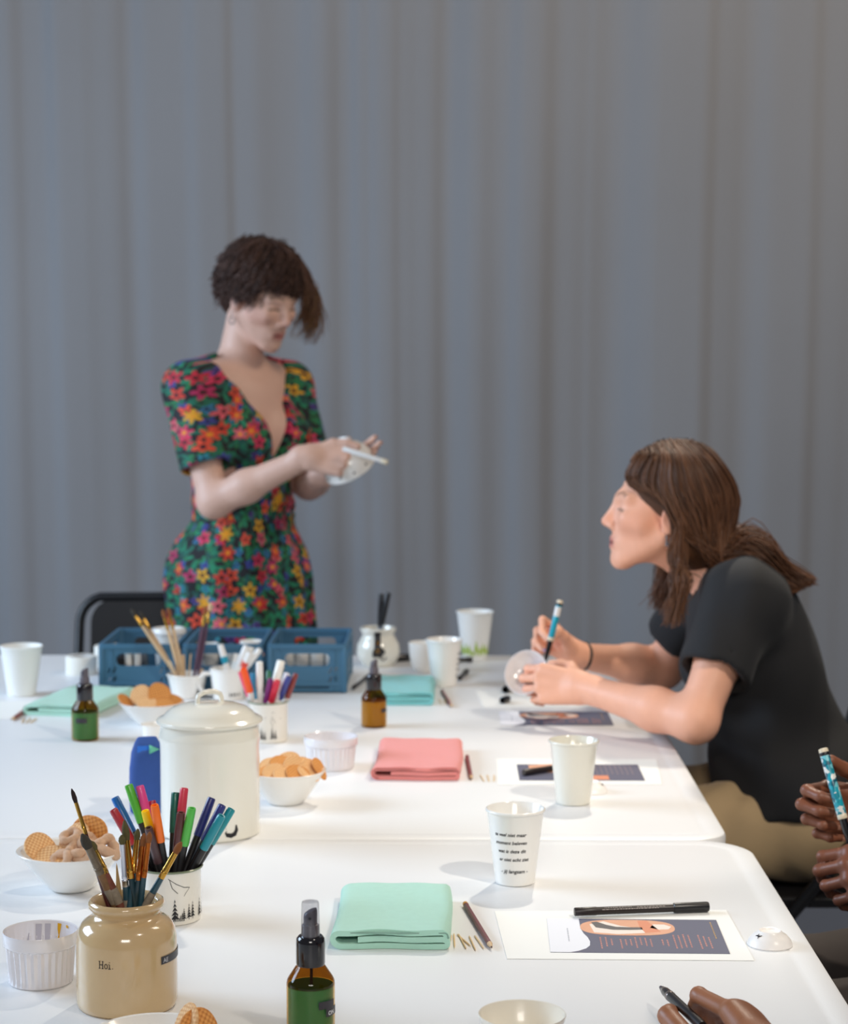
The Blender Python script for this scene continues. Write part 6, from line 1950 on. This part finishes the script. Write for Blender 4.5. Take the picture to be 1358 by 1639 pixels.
spots = [(-.036, -.012, .052, (-.3, -.3, .9)), (-.020, -.024, .053, (.1, -.6, .8)), (-.004, -.032, .051, (.25, -.45, .85)), (.016, -.028, .052, (.35, -.55, .75)), (.032, -.016, .052, (.5, -.35, .8)), (.010, -.008, .060, (.35, -.6, .7)), (-.012, -.004, .063, (.05, -.5, .85)), (-.030, .008, .058, (-.2, -.5, .85)), (.026, .004, .058, (.45, -.45, .75)), (.048, .004, .054, (.85, -.2, .5)), (-.002, .014, .064, (.0, -.6, .8)), (.036, -.004, .054, (.5, -.6, .65)), (-.024, -.030, .049, (-.1, -.4, .9))]
WAFER_LABELS = ['round wafer at the far left of the heap, half behind the canister', 'wafer lying at the front left of the heap by the canister', 'wafer in the middle of the front row, right of the canister', 'wafer right of the middle in the front row, right of the canister', 'wafer near the right rim of the bowl right of the canister', 'upright wafer in the second row, right of the canister', 'wafer on top at the left of the heap right of the canister', 'wafer at the back left of the heap, beside the canister', 'wafer behind the front right ones in the bowl by the canister', 'wafer tipping over the right rim of the bowl by the canister', 'wafer on top at the back of the heap by the canister', 'wafer wedged upright at the right of the bowl by the canister', 'lowest wafer at the front left rim by the canister']
for i, (dx, dy, z, n_) in enumerate(spots):
    biscuit('wafer', WAFER_LABELS[i], bis if i % 3 else bis2, (bx + dx, by + dy, TZ + z), n_, i * .7, 1.0, g)
g = 'round wafers in the bowl before the blue crates'
bx, by = -.562, 3.793
WAFER_LABELS_2 = ['wafer tipping over the left rim of the bowl before the blue crates', 'upright round wafer at the left of the bowl before the crates', 'largest upright wafer in the bowl before the blue crates', 'flat wafer at the front of the bowl before the blue crates', 'flat wafer at the front right of the bowl, by the canister lid', 'wafer lying at the back left of the bowl before the crates', 'wafer at the right rim of the bowl, half behind the canister handle']
for i, (dx, dy, z, n_, s_) in enumerate([(-.048, -.006, .046, (.65, -.2, .7), 1.0), (-.020, -.006, .058, (-.15, -.9, .35), 1.05), (.016, -.008, .061, (.25, -.85, .4), 1.15), (-.004, -.028, .046, (.1, -.5, .9), 1.0), (.030, -.026, .045, (.2, -.4, .9), .95), (-.030, .016, .048, (-.2, -.3, .9), 1.0), (.045, .006, .046, (.5, -.3, .8), 1.0)]):
    biscuit('wafer', WAFER_LABELS_2[i], bis if i % 2 else bis2, (bx + dx, by + dy, TZ + z), n_, i * .9, s_, g)
g = 'waffle pieces in the nearest bowl'
bx, by = -.288, 1.936
for i, (dx, dy, z, n_, sp, lb) in enumerate([(.042, .020, .034, (-.80, -.45, .40), .2, 'left of the broken waffles in the nearest bowl, tallest'), (.056, .014, .030, (.55, -.70, .45), .9, 'middle waffle of those in the nearest bowl'), (.066, .006, .018, (.7, -.4, .55), .4, 'rightmost waffle in the nearest bowl')]):
    biscuit('waffle', lb, (waf, waf2, waf)[i], (bx + dx - .012, by + dy - .006, TZ + z), n_, sp, .88 if i < 2 else .7, g)
